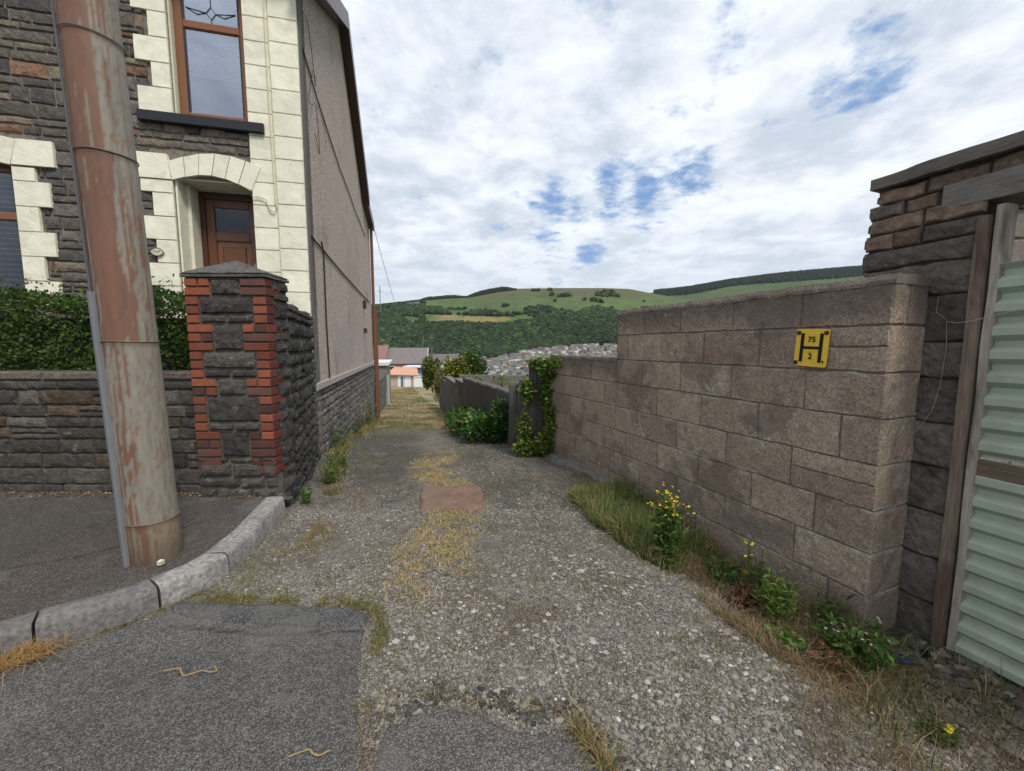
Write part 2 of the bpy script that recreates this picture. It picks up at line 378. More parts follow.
def grow(a, b, step, hi, rate):
    r = [a]; s = step
    while r[-1] < b: r.append(r[-1] + s)
    while r[-1] < hi: s *= rate; r.append(r[-1] + s)
    return r
xr = grow(0, 2.6, .03, 7000, 1.07); xs = np.array([-v for v in grow(0, 3.0, .03, 7000, 1.07)][::-1][:-1] + xr)
ys = np.array([-v for v in grow(0, .1, .05, 300, 1.25)][::-1][:-1] + grow(0, 6, .028, 7000, 1.035))
XX, YY = np.meshgrid(xs, ys, indexing='ij')
def lanecol(X, Y):
    P = np.stack([X, Y], -1); n1 = fbm(P, 1.1, 4, 40)[..., None]; n2 = fbm(P, 6, 4, 41)[..., None]; n3 = fbm(P, 22, 3, 42)[..., None]
    dirt = np.array([.165, .138, .108]); grav = np.array([.215, .193, .165]); dark = np.array([.105, .097, .088]); straw = np.array([.40, .31, .19]); moss = np.array([.13, .135, .04]); grn = np.array([.07, .10, .025])
    lanex = -.42 - .25 * np.maximum(Y - 3, 0)
    c = dirt * (1 - sst(n2, .35, .6)) + grav * sst(n2, .35, .6)
    trk = (sst(np.abs(X - lanex + .75), .75, .3) + sst(np.abs(X - lanex - .75), .65, .25))[..., None]
    k = np.clip(trk * sst(Y, 2.3, 3.6)[..., None] * sst(n1 * .6 + n2 * .4, .38, .52), 0, .9); k = np.maximum(k, .92 * (sst(X, lanex - .15, lanex - .5) * sst(Y, 3.1, 4.2) * (1 - sst(Y, 7.5, 10)))[..., None] * sst(n1 * .5 + n2 * .5, .36, .46)); c = c * (1 - k) + dark * k * (.8 + .4 * n3)
    # dry strip along the crown
    q = (sst(np.abs(X - lanex + .02 + .12 * np.sin(Y * 3)), .34, .10) * sst(Y, 1.9, 2.5) * (1 - sst(Y, 4.9, 6.0)))[..., None] * sst(n2 * .6 + n3 * .4, .42, .56)
    c = c * (1 - .8 * q) + straw * .8 * q
    q2 = (sst(Y, 1.3, 2.0))[..., None] * sst(n3 * .5 + n1 * .5, .56, .66) * .5; c = c * (1 - q2) + moss * q2
    q = sst(Y, 7.5, 11.)[..., None] * np.clip(.45 + .9 * n1, 0, 1); far = straw * 1.0 * sst(n1 * .5 + n2 * .5, .40, .58) + moss * 1.1 * (1 - sst(n1 * .5 + n2 * .5, .40, .58))
    c = c * (1 - q) + far * q
    # earth at the foot of the right wall
    s, h = wallco(X, Y); b = (sst(h + .25 * (n2[..., 0] - .5), .62, .30) * sst(s, -3, -1) * (1 - sst(s, 3.4, 4.2)))[..., None]
    c = c * (1 - .8 * b) + np.array([.115, .085, .055]) * .8 * b
    r = np.hypot(X, Y)[..., None]; f = sst(r, 62, 80); c = c * (1 - f) + np.array([.085, .115, .035]) * (.7 + .6 * n1) * f
    out = ((h < -.35) & (s < 6) | (Y > 6.5) & (X > .3))[..., None]
    c = np.where(out, np.array([.085, .11, .035]) * (.6 + .8 * n2), c)
    return c * (.82 + .36 * n3)
ZZ = G(XX, YY)
d1 = np.minimum(sdf(XX, YY, ROAD1), sdf(XX, YY, ROAD2)); ZZ = ZZ - .05 * sst(-d1, .03, .10)
n_, m_ = XX.shape; idx = np.arange(n_ * m_).reshape(n_, m_)
Fq = np.stack([idx[:-1, :-1], idx[1:, :-1], idx[1:, 1:], idx[:-1, 1:]], -1).reshape(-1, 4)
tag(mk('ground', np.stack([XX, YY, ZZ], -1).reshape(-1, 3), Fq, M['ground'], colr=lanecol(XX, YY).reshape(-1, 3), smooth=True), kind='structure')

def sheet(name, poly, step, zf, mat, cf, x0, x1, y0, y1, ragged=.03, coarse=None, seed=3, edge=.03):
    X = np.arange(x0, x1, step); Y = np.arange(y0, y1, step); X, Y = np.meshgrid(X, Y, indexing='ij')
    P = np.stack([X, Y], -1); d = sdf(X, Y, poly) + ragged * 2 * (fbm(P, 9, 4, seed) - .5)
    Z = zf(X, Y) - .05 * sst(d, -edge, edge * .6)
    keep = d < edge; id_ = np.arange(X.size).reshape(X.shape)
    k = keep[:-1, :-1] | keep[1:, :-1] | keep[1:, 1:] | keep[:-1, 1:]
    F = np.stack([id_[:-1, :-1], id_[1:, :-1], id_[1:, 1:], id_[:-1, 1:]], -1)[k]
    used = np.unique(F); re = np.zeros(X.size, np.int64); re[used] = np.arange(len(used))
    V = np.stack([X, Y, Z], -1).reshape(-1, 3)[used]; c = cf(X, Y, d).reshape(-1, 3)[used]
    return tag(mk(name, V, re[F], mat, colr=c, smooth=True), kind='structure')
CRACKS = [[(-3.6, 2.05), (-3.0, 2.2), (-2.7, 2.35), (-2.42, 2.62), (-2.3, 2.9)], [(-3.0, 2.2), (-3.1, 2.6), (-2.9, 3.2)], [(-1.75, 1.9), (-1.3, 1.84), (-.72, 1.86)], [(-.52, 1.9), (-.6, 1.5), (-.5, 1.2)], [(-3, .9), (-2, 1.05), (-1.2, .98)]]
def roadcol(a):
    def f(X, Y, d):
        P = np.stack([X, Y], -1); n = fbm(P, 2.2, 4, 60)[..., None]; n2 = fbm(P, 14, 3, 61)[..., None]
        c = np.array(a) * (.72 + .32 * n + .28 * n2) * np.ones(3); e = sst(d, -.25, .0)[..., None] * .35 * n
        c = c * (1 - e) + np.array([.21, .19, .165]) * e
        for cr in CRACKS:
            dc = polydist(X + .03 * (fbm(P, 14, 3, 5) - .5), Y + .03 * (fbm(P, 14, 3, 6) - .5), cr, False)[..., None]; k = sst(dc, .016, .004) * .75; c = c * (1 - k) + np.array([.03, .028, .025]) * k
        st_ = sst(fbm(P, .9, 3, 77), .56, .64)[..., None] * .35; return c * (1 - st_) + np.array([.085, .078, .07]) * st_
    return f
rz = lambda dz: (lambda X, Y: G(X, Y, False) + .012 * (fbm(np.stack([X, Y], -1), 1.3, 3, 5) - .5) + dz)
sheet('road', ROAD1, .02, rz(.004), M['asphalt'], roadcol((.130, .126, .119)), -9, .1, -3, 2.3, ragged=.05)
sheet('road_patch', ROAD2, .02, rz(.014), M['asphalt'], roadcol((.155, .148, .138)), -1.2, 9, -6, 1.7, ragged=.06, seed=9)
LIP = [(-1.86, 2.08), (-1.5, 2.06), (-1.1, 2.05), (-.86, 2.03), (-.745, 1.97), (-.735, 1.90), (-.85, 1.88), (-1.2, 1.90), (-1.6, 1.94), (-1.84, 2.0)]
sheet('tarmac_strip', LIP, .012, rz(.026), M['asphalt'], roadcol((.085, .088, .092)), -2, -.6, 1.8, 2.2, ragged=.012, seed=4, edge=.02)
PAVZ = -1.285
PAVE = [(p[0] - .085, p[1] + .045) for p in KB] + [(-1.99, 3.44), (-9, 3.7), (-12, 3.7), (-12, -2)]
sheet('pavement', PAVE, .04, lambda X, Y: PAVZ - .012 + .012 * (fbm(np.stack([X, Y], -1), 1.2, 3, 33) - .5), M['asphalt'], roadcol((.100, .086, .075)), -12, -1.7, -2.4, 3.8, ragged=0., edge=.005)

# kerb: granite stones following the corner
def kerbstone(acc, pts, w_=.145, seed=0, tone=.3):
    pts = np.array(pts); n = len(pts); tn = np.gradient(pts, axis=0); tn /= np.linalg.norm(tn, axis=1)[:, None]
    nr = np.stack([-tn[:, 1], tn[:, 0]], -1)                     # towards the pavement
    prof = [(-.012, -.14), (-.010, -.02), (-.006, .05), (.0, .110), (.006, .128), (.018, .136), (w_ * .35, .139), (w_ * .7, .141), (w_ - .010, .139), (w_, .128), (w_, -.05)]
    V = []
    for i in range(n):
        for (a, z) in prof:
            k = .004; p = pts[i] + nr[i] * a
            q = np.array([[p[0] * 7 + seed, p[1] * 7, z * 9]]); d = (vn(q, 3, 5)[0] - .5) * k * 3
            V.append((p[0] - nr[i][0] * d, p[1] - nr[i][1] * d, -1.42 + z + (d * .5 if z > .05 else 0)))
    m = len(prof); F = [(i * m + k, (i + 1) * m + k, (i + 1) * m + k + 1, i * m + k + 1) for i in range(n - 1) for k in range(m - 1)]
    V = np.array(V); acc.add(V, [np.array(F)], np.array([tone, tone * .96, tone * .91]) * (.75 + .5 * fbm(V, 9, 3, seed)[:, None]))
    for e in (0, n - 1):
        r = V[e * m:(e + 1) * m]; acc.add(np.vstack([r, r.mean(0)]), [np.array([[k, (k + 1) % m, m] for k in range(m)])], (.12, .11, .1))
def respl(pts, a, b, n):
    pts = np.array(pts); s = np.concatenate([[0], np.cumsum(np.linalg.norm(np.diff(pts, axis=0), axis=1))]); t = np.linspace(a, b, n)
    return np.stack([np.interp(t, s, pts[:, 0]), np.interp(t, s, pts[:, 1])], -1), s[-1]
_, KL = respl(KB, 0, 1, 2); acc = Acc()
SC = np.concatenate([[0], np.cumsum(np.linalg.norm(np.diff(np.array(KB), axis=0), axis=1))])
cuts = [SC[-1], SC[9] + .02, SC[7] - .05, SC[4] - .05, SC[3] - .45]
while cuts[-1] > .9: cuts.append(cuts[-1] - .9)
cuts.append(0)
for i, (b, a) in enumerate(zip(cuts, cuts[1:])):
    p, _ = respl(KB, a + .006, b - .006, 30); kerbstone(acc, p, seed=i * 5, tone=[.25, .26, .15, .13, .15][i % 5] if i < 5 else .15)
tag(acc.build('kerb', M['kerb'], smooth=True), kind='structure')

# ------------------------------------------------------------------ the end-of-terrace house
HC = np.array([-2.624, 5.3, 0.]); HG = np.array([-.2368, .9716, 0.]); HF = np.array([-.9716, -.2368, 0.]); HX = np.array([.9716, .2368, 0.])
FR = Frame(HC, HF, -HG); GB = Frame(HC, HG, HX)
house = thing('terraced_house', (HC[0], HC[1], -1.4), 'stone fronted end of terrace house with cream quoins and pebbledashed side wall', 'house')
WIN1 = (.60, 1.36, 2.70, 4.28); DOOR = (.61, 1.42, -.35, 2.0); WIN2 = (2.95, 4.25, .55, 2.0); HOLES = [WIN1, DOOR, WIN2]
def stonecol(r, dark=1.):
    k = r.random()
    if k < .60: c = (.108, .095, .080)
    elif k < .82: c = (.070, .066, .061)
    elif k < .93: c = (.175, .145, .108)
    else: c = (.165, .095, .062)
    f = r.uniform(.75, 1.3) * dark; return tuple(v * f for v in c)
a = Acc(); r = random.Random(3)
slab(a, FR, 0, 7.5, -1.5, 4.62, -.34, -.016, HOLES, (.19, .165, .14))
qh = [(-.1, .6, -2, 5), (.5, 1.60, 2.7, 5), (.4, 1.66, -2, 2.18), (2.72, 4.4, .4, 2.2)]
for i, (p, q, v, vv) in enumerate(coursed(.6, 7.4, -1.1, 4.6, (.075, .17), (.14, .5), qh, 11, .12)):
    block(a, FR, p, q, v, vv, depth=.020, bulge=.008, cell=.03, rough=.006, c=stonecol(r, 1.15), seed=i, gap=.004, wob=.008, edge=.014)
a.build('stone_front', M['stone'], house, smooth=False)
# gable side: pebbledash panel, stone base
a = Acc(); gp = [(.34, -.52), (8.0, -.52), (8.0, 3.72), (6.45, 3.95), (6.3, 4.12), (3.3, 6.28), (.34, 4.62)]
a.prism(gp, -.3, 0, GB, (.74, .62, .55)); a.box((0, -.52, -.3), (.34, 4.40, 0), (.74, .62, .55), GB)
a.build('pebbledash_wall', M['dash'], house)
a = Acc(); a.box((0, -.60, -.02), (8.02, -.50, .035), (.33, .30, .27), GB, bev=.008); a.box((0, -.5, 0.001), (.085, 4.5, .022), (.115, .112, .11), GB); a.box((.085, -.5, 0.001), (.10, 4.5, .012), (.30, .28, .26), GB)
a.build('corner_trim', M['gen'], house)
a = Acc(); slab(a, GB, 0.02, 8, -3.4, -.6, -.3, -.025, (), (.13, .12, .108))
for i, (p, q, v, vv) in enumerate(coursed(0, 8.0, -3.0, -.6, (.07, .17), (.10, .36), (), 5, .2)):
    f = r.uniform(.55, 1.15); block(a, GB, p, q, v, vv, depth=.03, bulge=.018, cell=.05, rough=.008, c=(.145 * f, .135 * f, .122 * f), seed=i, gap=.009, wob=.014, edge=.02)
a.build('stone_base', M['stone'], house)
a = Acc(); a.box((8.0, -3.4, -7.2), (7.7, 3.7, -.3), (.7, .59, .53), GB); a.box((.34, -1.4, -7.4), (8.0, 3.6, -7.1), (.33, .3, .28), GB)
a.build('rear_wall', M['dash'], house)
# roof
a = Acc(); W_ = -7.6
for (u0, z0, u1, z1, mm) in ((-.28, 4.50, 3.32, 6.46, .5), (6.45, 4.10, 3.28, 6.46, .5)):
    V = [GB(np.array([u]), np.array([z + dz]), np.array([h]))[0] for dz in (0, .07) for (u, z, h) in ((u0, z0, .16), (u1, z1, .16), (u1, z1, W_), (u0, z0, W_))]
    a.add(V, [np.array([(0, 1, 2, 3), (7, 6, 5, 4), (0, 4, 5, 1), (1, 5, 6, 2), (2, 6, 7, 3), (3, 7, 4, 0)])], (.13, .13, .14))
V = [GB(np.array([u]), np.array([z + dz]), np.array([h]))[0] for dz in (0, .07) for (u, z, h) in ((6.3, 4.06, .12), (8.15, 3.80, .12), (8.15, 3.80, W_), (6.3, 4.06, W_))]
a.add(V, [np.array([(0, 1, 2, 3), (7, 6, 5, 4), (0, 4, 5, 1), (1, 5, 6, 2), (2, 6, 7, 3), (3, 7, 4, 0)])], (.13, .13, .14))
roof = a.build('roof', M['slate'], house)
a = Acc()
for (u0, z0, u1, z1, h, t) in ((-.28, 4.50, 3.30, 6.44, .16, .22), (6.42, 4.10, 3.30, 6.44, .16, .22), (6.38, 4.05, 8.15, 3.80, .12, .14)):
    V = [GB(np.array([u]), np.array([z]), np.array([hh]))[0] for hh in (h - .0, h + .03) for (u, z) in ((u0, z0 - t), (u1, z1 - t), (u1, z1 + .09), (u0, z0 + .09))]
    a.add(V, [np.array([(0, 1, 2, 3), (7, 6, 5, 4), (0, 4, 5, 1), (1, 5, 6, 2), (2, 6, 7, 3), (3, 7, 4, 0)])], (.055, .026, .020))
    V = [GB(np.array([u]), np.array([z]), np.array([hh]))[0] for hh in (0.002, h) for (u, z) in ((u0, z0 - t + .01), (u1, z1 - t + .01), (u1, z1 - t + .03), (u0, z0 - t + .03))]
    a.add(V, [np.array([(0, 1, 2, 3), (7, 6, 5, 4), (0, 4, 5, 1), (1, 5, 6, 2), (2, 6, 7, 3), (3, 7, 4, 0)])], (.055, .026, .020))
a.build('bargeboard', M['upvc'], house)
a = Acc(); a.tube([FR(np.array([u]), np.array([4.48]), np.array([.22]))[0] for u in (-.2, 7.5)], .055, 10, (.05, .05, .05)); a.build('gutter', M['gen'], house)
# cream dressings
CR = (.76, .735, .60)
def crm(r): f = r.uniform(.93, 1.03); return (CR[0] * f, CR[1] * f, CR[2] * f)
KW = dict(depth=.034, bulge=.0008, cell=.04, rough=.0009, gap=.0022, wob=.0015, edge=.005)
FR2 = Frame(HC - HG * .025, HF, -HG)
a = Acc()
slab(a, FR2, 0.004, .598, -1.4, 4.5, -.03, -.012, (), (.50, .47, .33))
for u0, u1, off in ((0, .325, 0), (.325, .6, .03)):
    v = -1.2 - off
    while v < 4.4: block(a, FR2, u0, u1, v, v + .27, c=crm(r), seed=int(v * 100) + 700, **KW); v += .27
a.build('corner_quoins', M['cream'], house)
def surround(name, uo, wid_s, wid_l, v0, v1, sign):
    a = Acc(); v = v0; k = 0
    while v < v1 - .05:
        h = min(.27, v1 - v); L = wid_l if k % 2 == 0 else wid_s
        block(a, FR2, *(sorted((uo, uo + sign * L))), v, v + h, c=crm(r), seed=int(v * 77) + 300, **KW)
        a.box((uo, v + .002, -.03), (uo + sign * (L - .01), v + h - .002, -.008), (.5, .47, .34), FR2); v += h; k += 1
    return a
a = surround('', 1.37, .19, .34, 2.70, 4.35, 1); a.box((.60, 4.3, -.1), (1.7, 4.5, .01), CR, FR2, bev=.01)
a.box((1.345, 2.7, -.25), (1.362, 4.3, -.006), (.60, .58, .44), FR)
a.build('window_surround', M['cream'], house)
a = surround('', 1.43, .22, .33, -.9, 1.95, 1)
a.box((1.402, -.9, -.2), (1.422, 2.0, -.008), CR, FR); a.box((1.36, -.9, -.42), (1.40, 2.0, -.2), (.70, .67, .54), FR); a.box((.56, -.9, -.42), (.605, 2.0, -.012), CR, FR); a.box((.6, 1.985, -.42), (1.42, 2.03, -.03), (.70, .67, .54), FR)
# segmental arch of wedge blocks over the door
ub = np.linspace(.60, 1.43, 7); bt = 1.90 + .11 * np.sin(np.linspace(0, 1, 7) * math.pi) + np.linspace(0, .05, 7); ut = np.linspace(.48, 1.46, 7); tt = 2.13 + .16 * np.sin(np.linspace(.1, .95, 7) * math.pi)
for i in range(6):
    g_ = .004; a.prism([(ub[i] + g_, bt[i]), (ub[i + 1] - g_, bt[i + 1]), (ut[i + 1] - g_, tt[i + 1]), (ut[i] + g_, tt[i])][::1], -.06, .013 + .002 * (i % 2), FR2, crm(r))
a.prism([(1.437, 1.955), (1.80, 1.955), (1.80, 2.235), (1.468, 2.235)], -.06, .013, FR2, crm(r))
a.build('door_surround', M['cream'], house)
a = surround('', 2.94, -.12, 0, .5, 1.96, 1) if False else Acc()
v = .46; k = 0
while v < 1.95:
    h = min(.27, 1.96 - v); L = .33 if k % 2 == 0 else .21
    block(a, FR2, 2.94 - L, 2.94, v, v + h, c=crm(r), seed=k + 55, **KW); block(a, FR2, 4.26, 4.26 + L, v, v + h, c=crm(r), seed=k + 85, **KW)
    a.box((2.94 - L + .01, v, -.03), (2.94, v + h, -.008), (.5, .47, .34), FR2); v += h; k += 1
us = np.linspace(2.93, 4.27, 8)
for i in range(7): a.prism([(us[i] + .004, 1.97 + .07 * math.sin(i / 7 * math.pi)), (us[i + 1] - .004, 1.97 + .07 * math.sin((i + 1) / 7 * math.pi)), (us[i + 1] - .004 + .02 * (i - 3), 2.24 + .07 * math.sin((i + 1) / 7 * math.pi)), (us[i] + .004 + .02 * (i - 3.5), 2.24 + .07 * math.sin(i / 7 * math.pi))], -.06, .013, FR2, crm(r))
a.prism([(2.54, 1.975), (2.925, 1.975), (2.86, 2.245), (2.54, 2.245)], -.06, .014, FR2, crm(r))
a.box((2.9, .4, -.2), (4.3, .5, .05), (.03, .03, .035), FR2)
a.build('window_surround', M['cream'], house)
a = Acc(); a.box((.42, 2.575, -.12), (1.71, 2.685, .075), (.02, .022, .03), FR, bev=.006); a.build('window_sill', M['dark'], house)
UP = (.20, .078, .028)
def window(u0, u1, v0, v1, trans, dz=-.12, motif=False, dark=False):
    a = Acc(); t = .088
    a.box((u0, v0, dz - .05), (u0 + t, v1, dz), UP, FR, bev=.01); a.box((u1 - t, v0, dz - .05), (u1, v1, dz), UP, FR, bev=.01)
    for v in (v0, trans - t * .5, v1 - t): a.box((u0 + t, v, dz - .05), (u1 - t, v + t, dz - .002), UP, FR, bev=.01)
    a.box((u0 + t, v0 + t, dz - .04), (u0 + t + .018, v1 - t, dz - .012), (.012, .012, .012), FR); a.box((u1 - t - .018, v0 + t, dz - .04), (u1 - t, v1 - t, dz - .012), (.012, .012, .012), FR)
    wn = a.build('window', M['upvc'], house)
    a = Acc(); a.box((u0 + t, v0 + t, dz - .032), (u1 - t, v1 - t, dz - .026), (1, 1, 1), FR); a.build('glass', M['dark_glass' if dark else 'glass'], wn)
    a = Acc(); v = v0 + t if not dark else v0 + t; st = .058 if dark else .028
    while v < v1 - t:
        if dark or v > v0 + (trans - v0) * .48: a.prism([(u0 + t, v), (u1 - t, v), (u1 - t, v + (.007 if dark else .018)), (u0 + t, v + (.007 if dark else .018))], dz - .09, dz - .085, FR)
        v += st
    a.build('blind', M['slat'], wn)
    a = Acc(); a.box((u0 - .05, v0 - .05, dz - .40), (u1 + .05, v1 + .05, dz - .2), (0, 0, 0), FR); a.build('dark_interior', M['void'], wn)
    if motif:
        a = Acc(); cu = (u0 + u1) / 2; cv = trans + .16
        def ln(p, q): a.tube([FR(np.array([x]), np.array([y]), np.array([dz - .022]))[0] for x, y in (p, q)], .004, 6, (.05, .05, .05))
        for s_ in (-1, 1):
            ln((cu, cv + .07), (cu + s_ * .05, cv)); ln((cu + s_ * .05, cv), (cu, cv - .07)); ln((cu + s_ * .05, cv), (cu + s_ * .26, cv + .03)); ln((cu + s_ * .05, cv), (cu + s_ * .14, cv - .03)); ln((cu + s_ * .14, cv - .03), (cu + s_ * .26, cv + .03)); ln((cu, cv + s_ * .07), (cu, cv + s_ * (.4 if s_ > 0 else .13)))
        a.build('leaded_motif', M['dark'], wn)
window(.575, 1.345, 2.70, 4.28, 3.77, dz=-.075, motif=True); window(2.95, 4.25, .5, 2.02, 1.46, dark=True)
# front door
a = Acc(); dz = -.40; DW = (.065, .024, .012)  # frame brown darkened: shade of the deep recess is put into the colour
a.box((.61, -.4, dz - .07), (.70, 1.98, dz), DW, FR, bev=.008); a.box((1.30, -.4, dz - .07), (1.40, 1.98, dz), DW, FR, bev=.008); a.box((.70, 1.90, dz - .07), (1.30, 1.98, dz), DW, FR, bev=.008)
dr = a.build('door', M['upvc'], house)
a = Acc(); D2 = (.12, .042, .015)  # leaf brown darkened as well, recess shade mixed into it
a.box((.70, -.4, dz - .06), (.80, 1.90, dz - .02), D2, FR, bev=.006); a.box((1.20, -.4, dz - .06), (1.30, 1.90, dz - .02), D2, FR, bev=.006)
for v0, v1 in ((1.80, 1.90), (1.38, 1.50), (.45, .62), (-.4, -.2)): a.box((.80, v0, dz - .06), (1.20, v1, dz - .021), D2, FR, bev=.006)
for v0, v1 in ((.62, 1.38), (-.2, .45)):
    a.box((.80, v0, dz - .058), (1.20, v1, dz - .045), (.17, .062, .02), FR); a.box((.86, v0 + .07, dz - .05), (1.14, v1 - .07, dz - .028), D2, FR, bev=.012)
a.build('door_leaf', M['upvc'], dr)
a = Acc(); a.box((.80, 1.50, dz - .045), (1.20, 1.80, dz - .038), (1, 1, 1), FR); a.build('glass', M['dark_glass'], dr)
a = Acc(); a.box((.6, -.5, dz - .3), (1.45, 2.1, dz - .12), (0, 0, 0), FR); a.build('dark_interior', M['void'], dr)
a = Acc(); a.box((.74, .92, dz - .02), (.77, 1.1, dz + .0), (.4, .35, .2), FR, bev=.006); a.tube([FR(np.array([u]), np.array([1.04]), np.array([dz + .03]))[0] for u in (.755, .87)], .009, 8, (.5, .4, .2)); a.build('handle', M['metal'], dr)
a = Acc(); a.box((.5, -1.4, -.4), (1.6, -.36, .5), (.3, .29, .27), FR, bev=.01); a.build('doorstep', M['gen'], house)
# number plaque on the quoin
a = Acc(); pts = [(1.635 + .062 * math.cos(t) * (1 + .08 * math.cos(4 * t)), 1.11 + .045 * math.sin(t)) for t in np.linspace(0, 2 * math.pi, 21)[:-1]]
a.prism(pts, -.02, .024, FR2, (.55, .50, .38)); pl = a.build('number_plaque', M['cream'], house)
a = Acc(); rp = [FR2(np.array([p[0]]), np.array([p[1]]), np.array([.025]))[0] for p in pts + pts[:1]]; a.tube(rp, .004, 5, (.13, .09, .06), cap=False)
for q in ((1.60, 1.645), (1.655, 1.67)): a.tube([FR2(np.array([x]), np.array([y]), np.array([.025]))[0] for x, y in ((q[0], 1.125), (q[1], 1.105))], .004, 5, (.14, .1, .07))
a.build('border', M['gen'], pl)
# painted-over cable down the quoins and door-bell loop
a = Acc(); cb = [(.345, 4.4), (.35, 3.2), (.34, 2.3), (.335, 1.78), (.32, 1.72), (.355, 1.66), (.40, 1.68), (.44, 1.80), (.52, 1.83), (.59, 1.82)]
a.tube([FR2(np.array([u]), np.array([v]), np.array([.025]))[0] for u, v in cb], .008, 6, (.62, .58, .42)); a.build('cable', M['gen'], house)
a = Acc()
a.tube([GB(np.array([u]), np.array([v]), np.array([.015]))[0] for u, v in ((.12, 3.74), (.9, 3.56), (1.8, 3.44), (2.7, 3.33), (3.6, 3.29), (4.5, 3.20), (5.45, 3.17), (6.6, 3.1))], .009, 6, (.03, .03, .03))
a.tube([GB(np.array([u]), np.array([v]), np.array([.015]))[0] for u, v in ((.12, 1.44), (2.5, 1.37), (5.3, 1.33), (7.2, 1.32))], .011, 6, (.03, .03, .03))
a.tube([GB(np.array([u]), np.array([v]), np.array([.015]))[0] for u, v in ((.75, 1.52), (.86, 1.38), (.84, .3), (.90, -.52))], .012, 6, (.05, .04, .035))
lp = [(.2 + .55 * abs(math.sin(t * .9)) + .12 * t * .2, 4.2 - .22 * t + .18 * math.sin(3.1 * t)) for t in np.linspace(0, 6.5, 60)]
a.tube([GB(np.array([u]), np.array([v]), np.array([.02]))[0] for u, v in lp], .004, 5, (.02, .02, .02), cap=False)
a.build('wall_cable', M['gen'], house)
a = Acc(); a.tube([GB(np.array([7.86]), np.array([v]), np.array([.07]))[0] for v in (3.75, 2, 0, -2.5)], .045, 10, (.15, .07, .045)); a.tube([GB(np.array([u]), np.array([v]), np.array([.09]))[0] for u, v in ((7.95, 1.2), (7.95, -2.6))], .07, 6, (.17, .065, .035)); a.build('downpipe', M['gen'], house)
a = Acc(); a.tube([GB(np.array([7.8]), np.array([v]), np.array([h]))[0] for v, h in ((1.1, 0), (1.1, .28), (1.9, .28))], .012, 6, (.2, .2, .2)); a.tube([GB(np.array([7.8]), np.array([v]), np.array([.28]))[0] + HG * k for v, k in ((1.75, -.2), (1.75, .3))], .01, 6, (.2, .2, .2)); a.build('aerial_bracket', M['gen'], house)
for q in ((5.6, 1.0, 5.75, 1.2), (5.6, .35, 5.75, .47)): a = Acc(); a.box((q[0], q[1], 0), (q[2], q[3], .08), (.045, .04, .04), GB); a.build('vent', M['gen'], house)

# overhead wire from the house
a = Acc(); p0 = GB(np.array([7.2]), np.array([3.75]), np.array([.15]))[0]; p1 = np.array([-22., 100., 2.4]); t = np.linspace(0, 1, 24)[:, None]
wp = p0 * (1 - t) + p1 * t; wp[:, 2] -= 5.2 * (4 * t * (1 - t))[:, 0]; rr = .008 + .02 * t[:, 0]
a.tube(wp, rr, 5, (.3, .3, .32), cap=False); tag(a.build('overhead_wire', M['gen']), 'thin overhead wire sagging from the gable of the stone house out over the valley', 'wire')

# potted shrub by the door, seen over the pier
# ------------------------------------------------------------------ leaves, blades, plants
def leaves(acc, P, size, cols, aspect=1.7, up=.35, seed=0, dirs=None):
    g = np.random.default_rng(seed); n = len(P); d = g.normal(size=(n, 3)); d[:, 2] = np.abs(d[:, 2]) * .6 + up
    if dirs is not None: d = d * .6 + dirs
    d /= np.linalg.norm(d, axis=1)[:, None]; e = g.normal(size=(n, 3)); nn = np.cross(d, e); nn /= np.linalg.norm(nn, axis=1)[:, None]; s = np.cross(nn, d)
    L = (size * g.uniform(.6, 1.3, n))[:, None]; Wd = L / aspect / 2
    base = P; tip = P + d * L - np.array([0, 0, 1]) * L * .15; m1 = P + d * L * .45 + s * Wd + nn * L * .06; m2 = P + d * L * .45 - s * Wd + nn * L * .06; mid = P + d * L * .5 - nn * L * .03
    V = np.stack([base, m1, tip, m2, mid], 1).reshape(-1, 3); k = np.arange(n)[:, None] * 5
    F = np.concatenate([k + [0, 1, 4], k + [1, 2, 4], k + [2, 3, 4], k + [3, 0, 4]])
    acc.add(V, [F], np.repeat(cols, 5, axis=0))
def gcol(n, base, var=.3, seed=0, alt=None, altp=0.):
    g = np.random.default_rng(seed); c = np.array(base) * (1 + var * g.normal(size=(n, 1))) * (1 + (.12 if base[1] > base[0] * 1.1 else .025) * g.normal(size=(n, 3)))
    if alt is not None:
        m = g.random(n) < altp; c[m] = np.array(alt) * (1 + .2 * g.normal(size=(m.sum(), 1)))
    return np.clip(c, .004, .9)
def blades(acc, P, h, w_, cols, lean=.4, seed=0, bend=.5):
    g = np.random.default_rng(seed); n = len(P); an = g.uniform(0, 2 * math.pi, n); dr = np.stack([np.cos(an), np.sin(an), 0 * an], -1); sd = np.stack([-np.sin(an), np.cos(an), 0 * an], -1)
    an2 = g.uniform(0, 2 * math.pi, n); sd = np.stack([np.cos(an2), np.sin(an2), 0 * an], -1)
    h = (h * g.uniform(.5, 1.25, n))[:, None]; l = (np.abs(g.normal(size=n)) * lean)[:, None] * h; w_ = np.broadcast_to(w_, (n,))[:, None]
    up = np.array([0, 0, 1.]); a = P - sd * w_ / 2; b = P + sd * w_ / 2; mp = P + up * h * .55 + dr * l * .35; c = mp + sd * w_ * .35; d = mp - sd * w_ * .35; t = P + up * h * (1 - .25 * np.minimum(l / h, 1.5)) + dr * l
    V = np.stack([a, b, c, d, t], 1).reshape(-1, 3); k = np.arange(n)[:, None] * 5
    acc.add(V, [k + [0, 1, 2, 3], k + [3, 2, 4]], np.repeat(cols, 5, axis=0))
def onground(x, y): return np.stack([x, y, G(x, y)], -1)
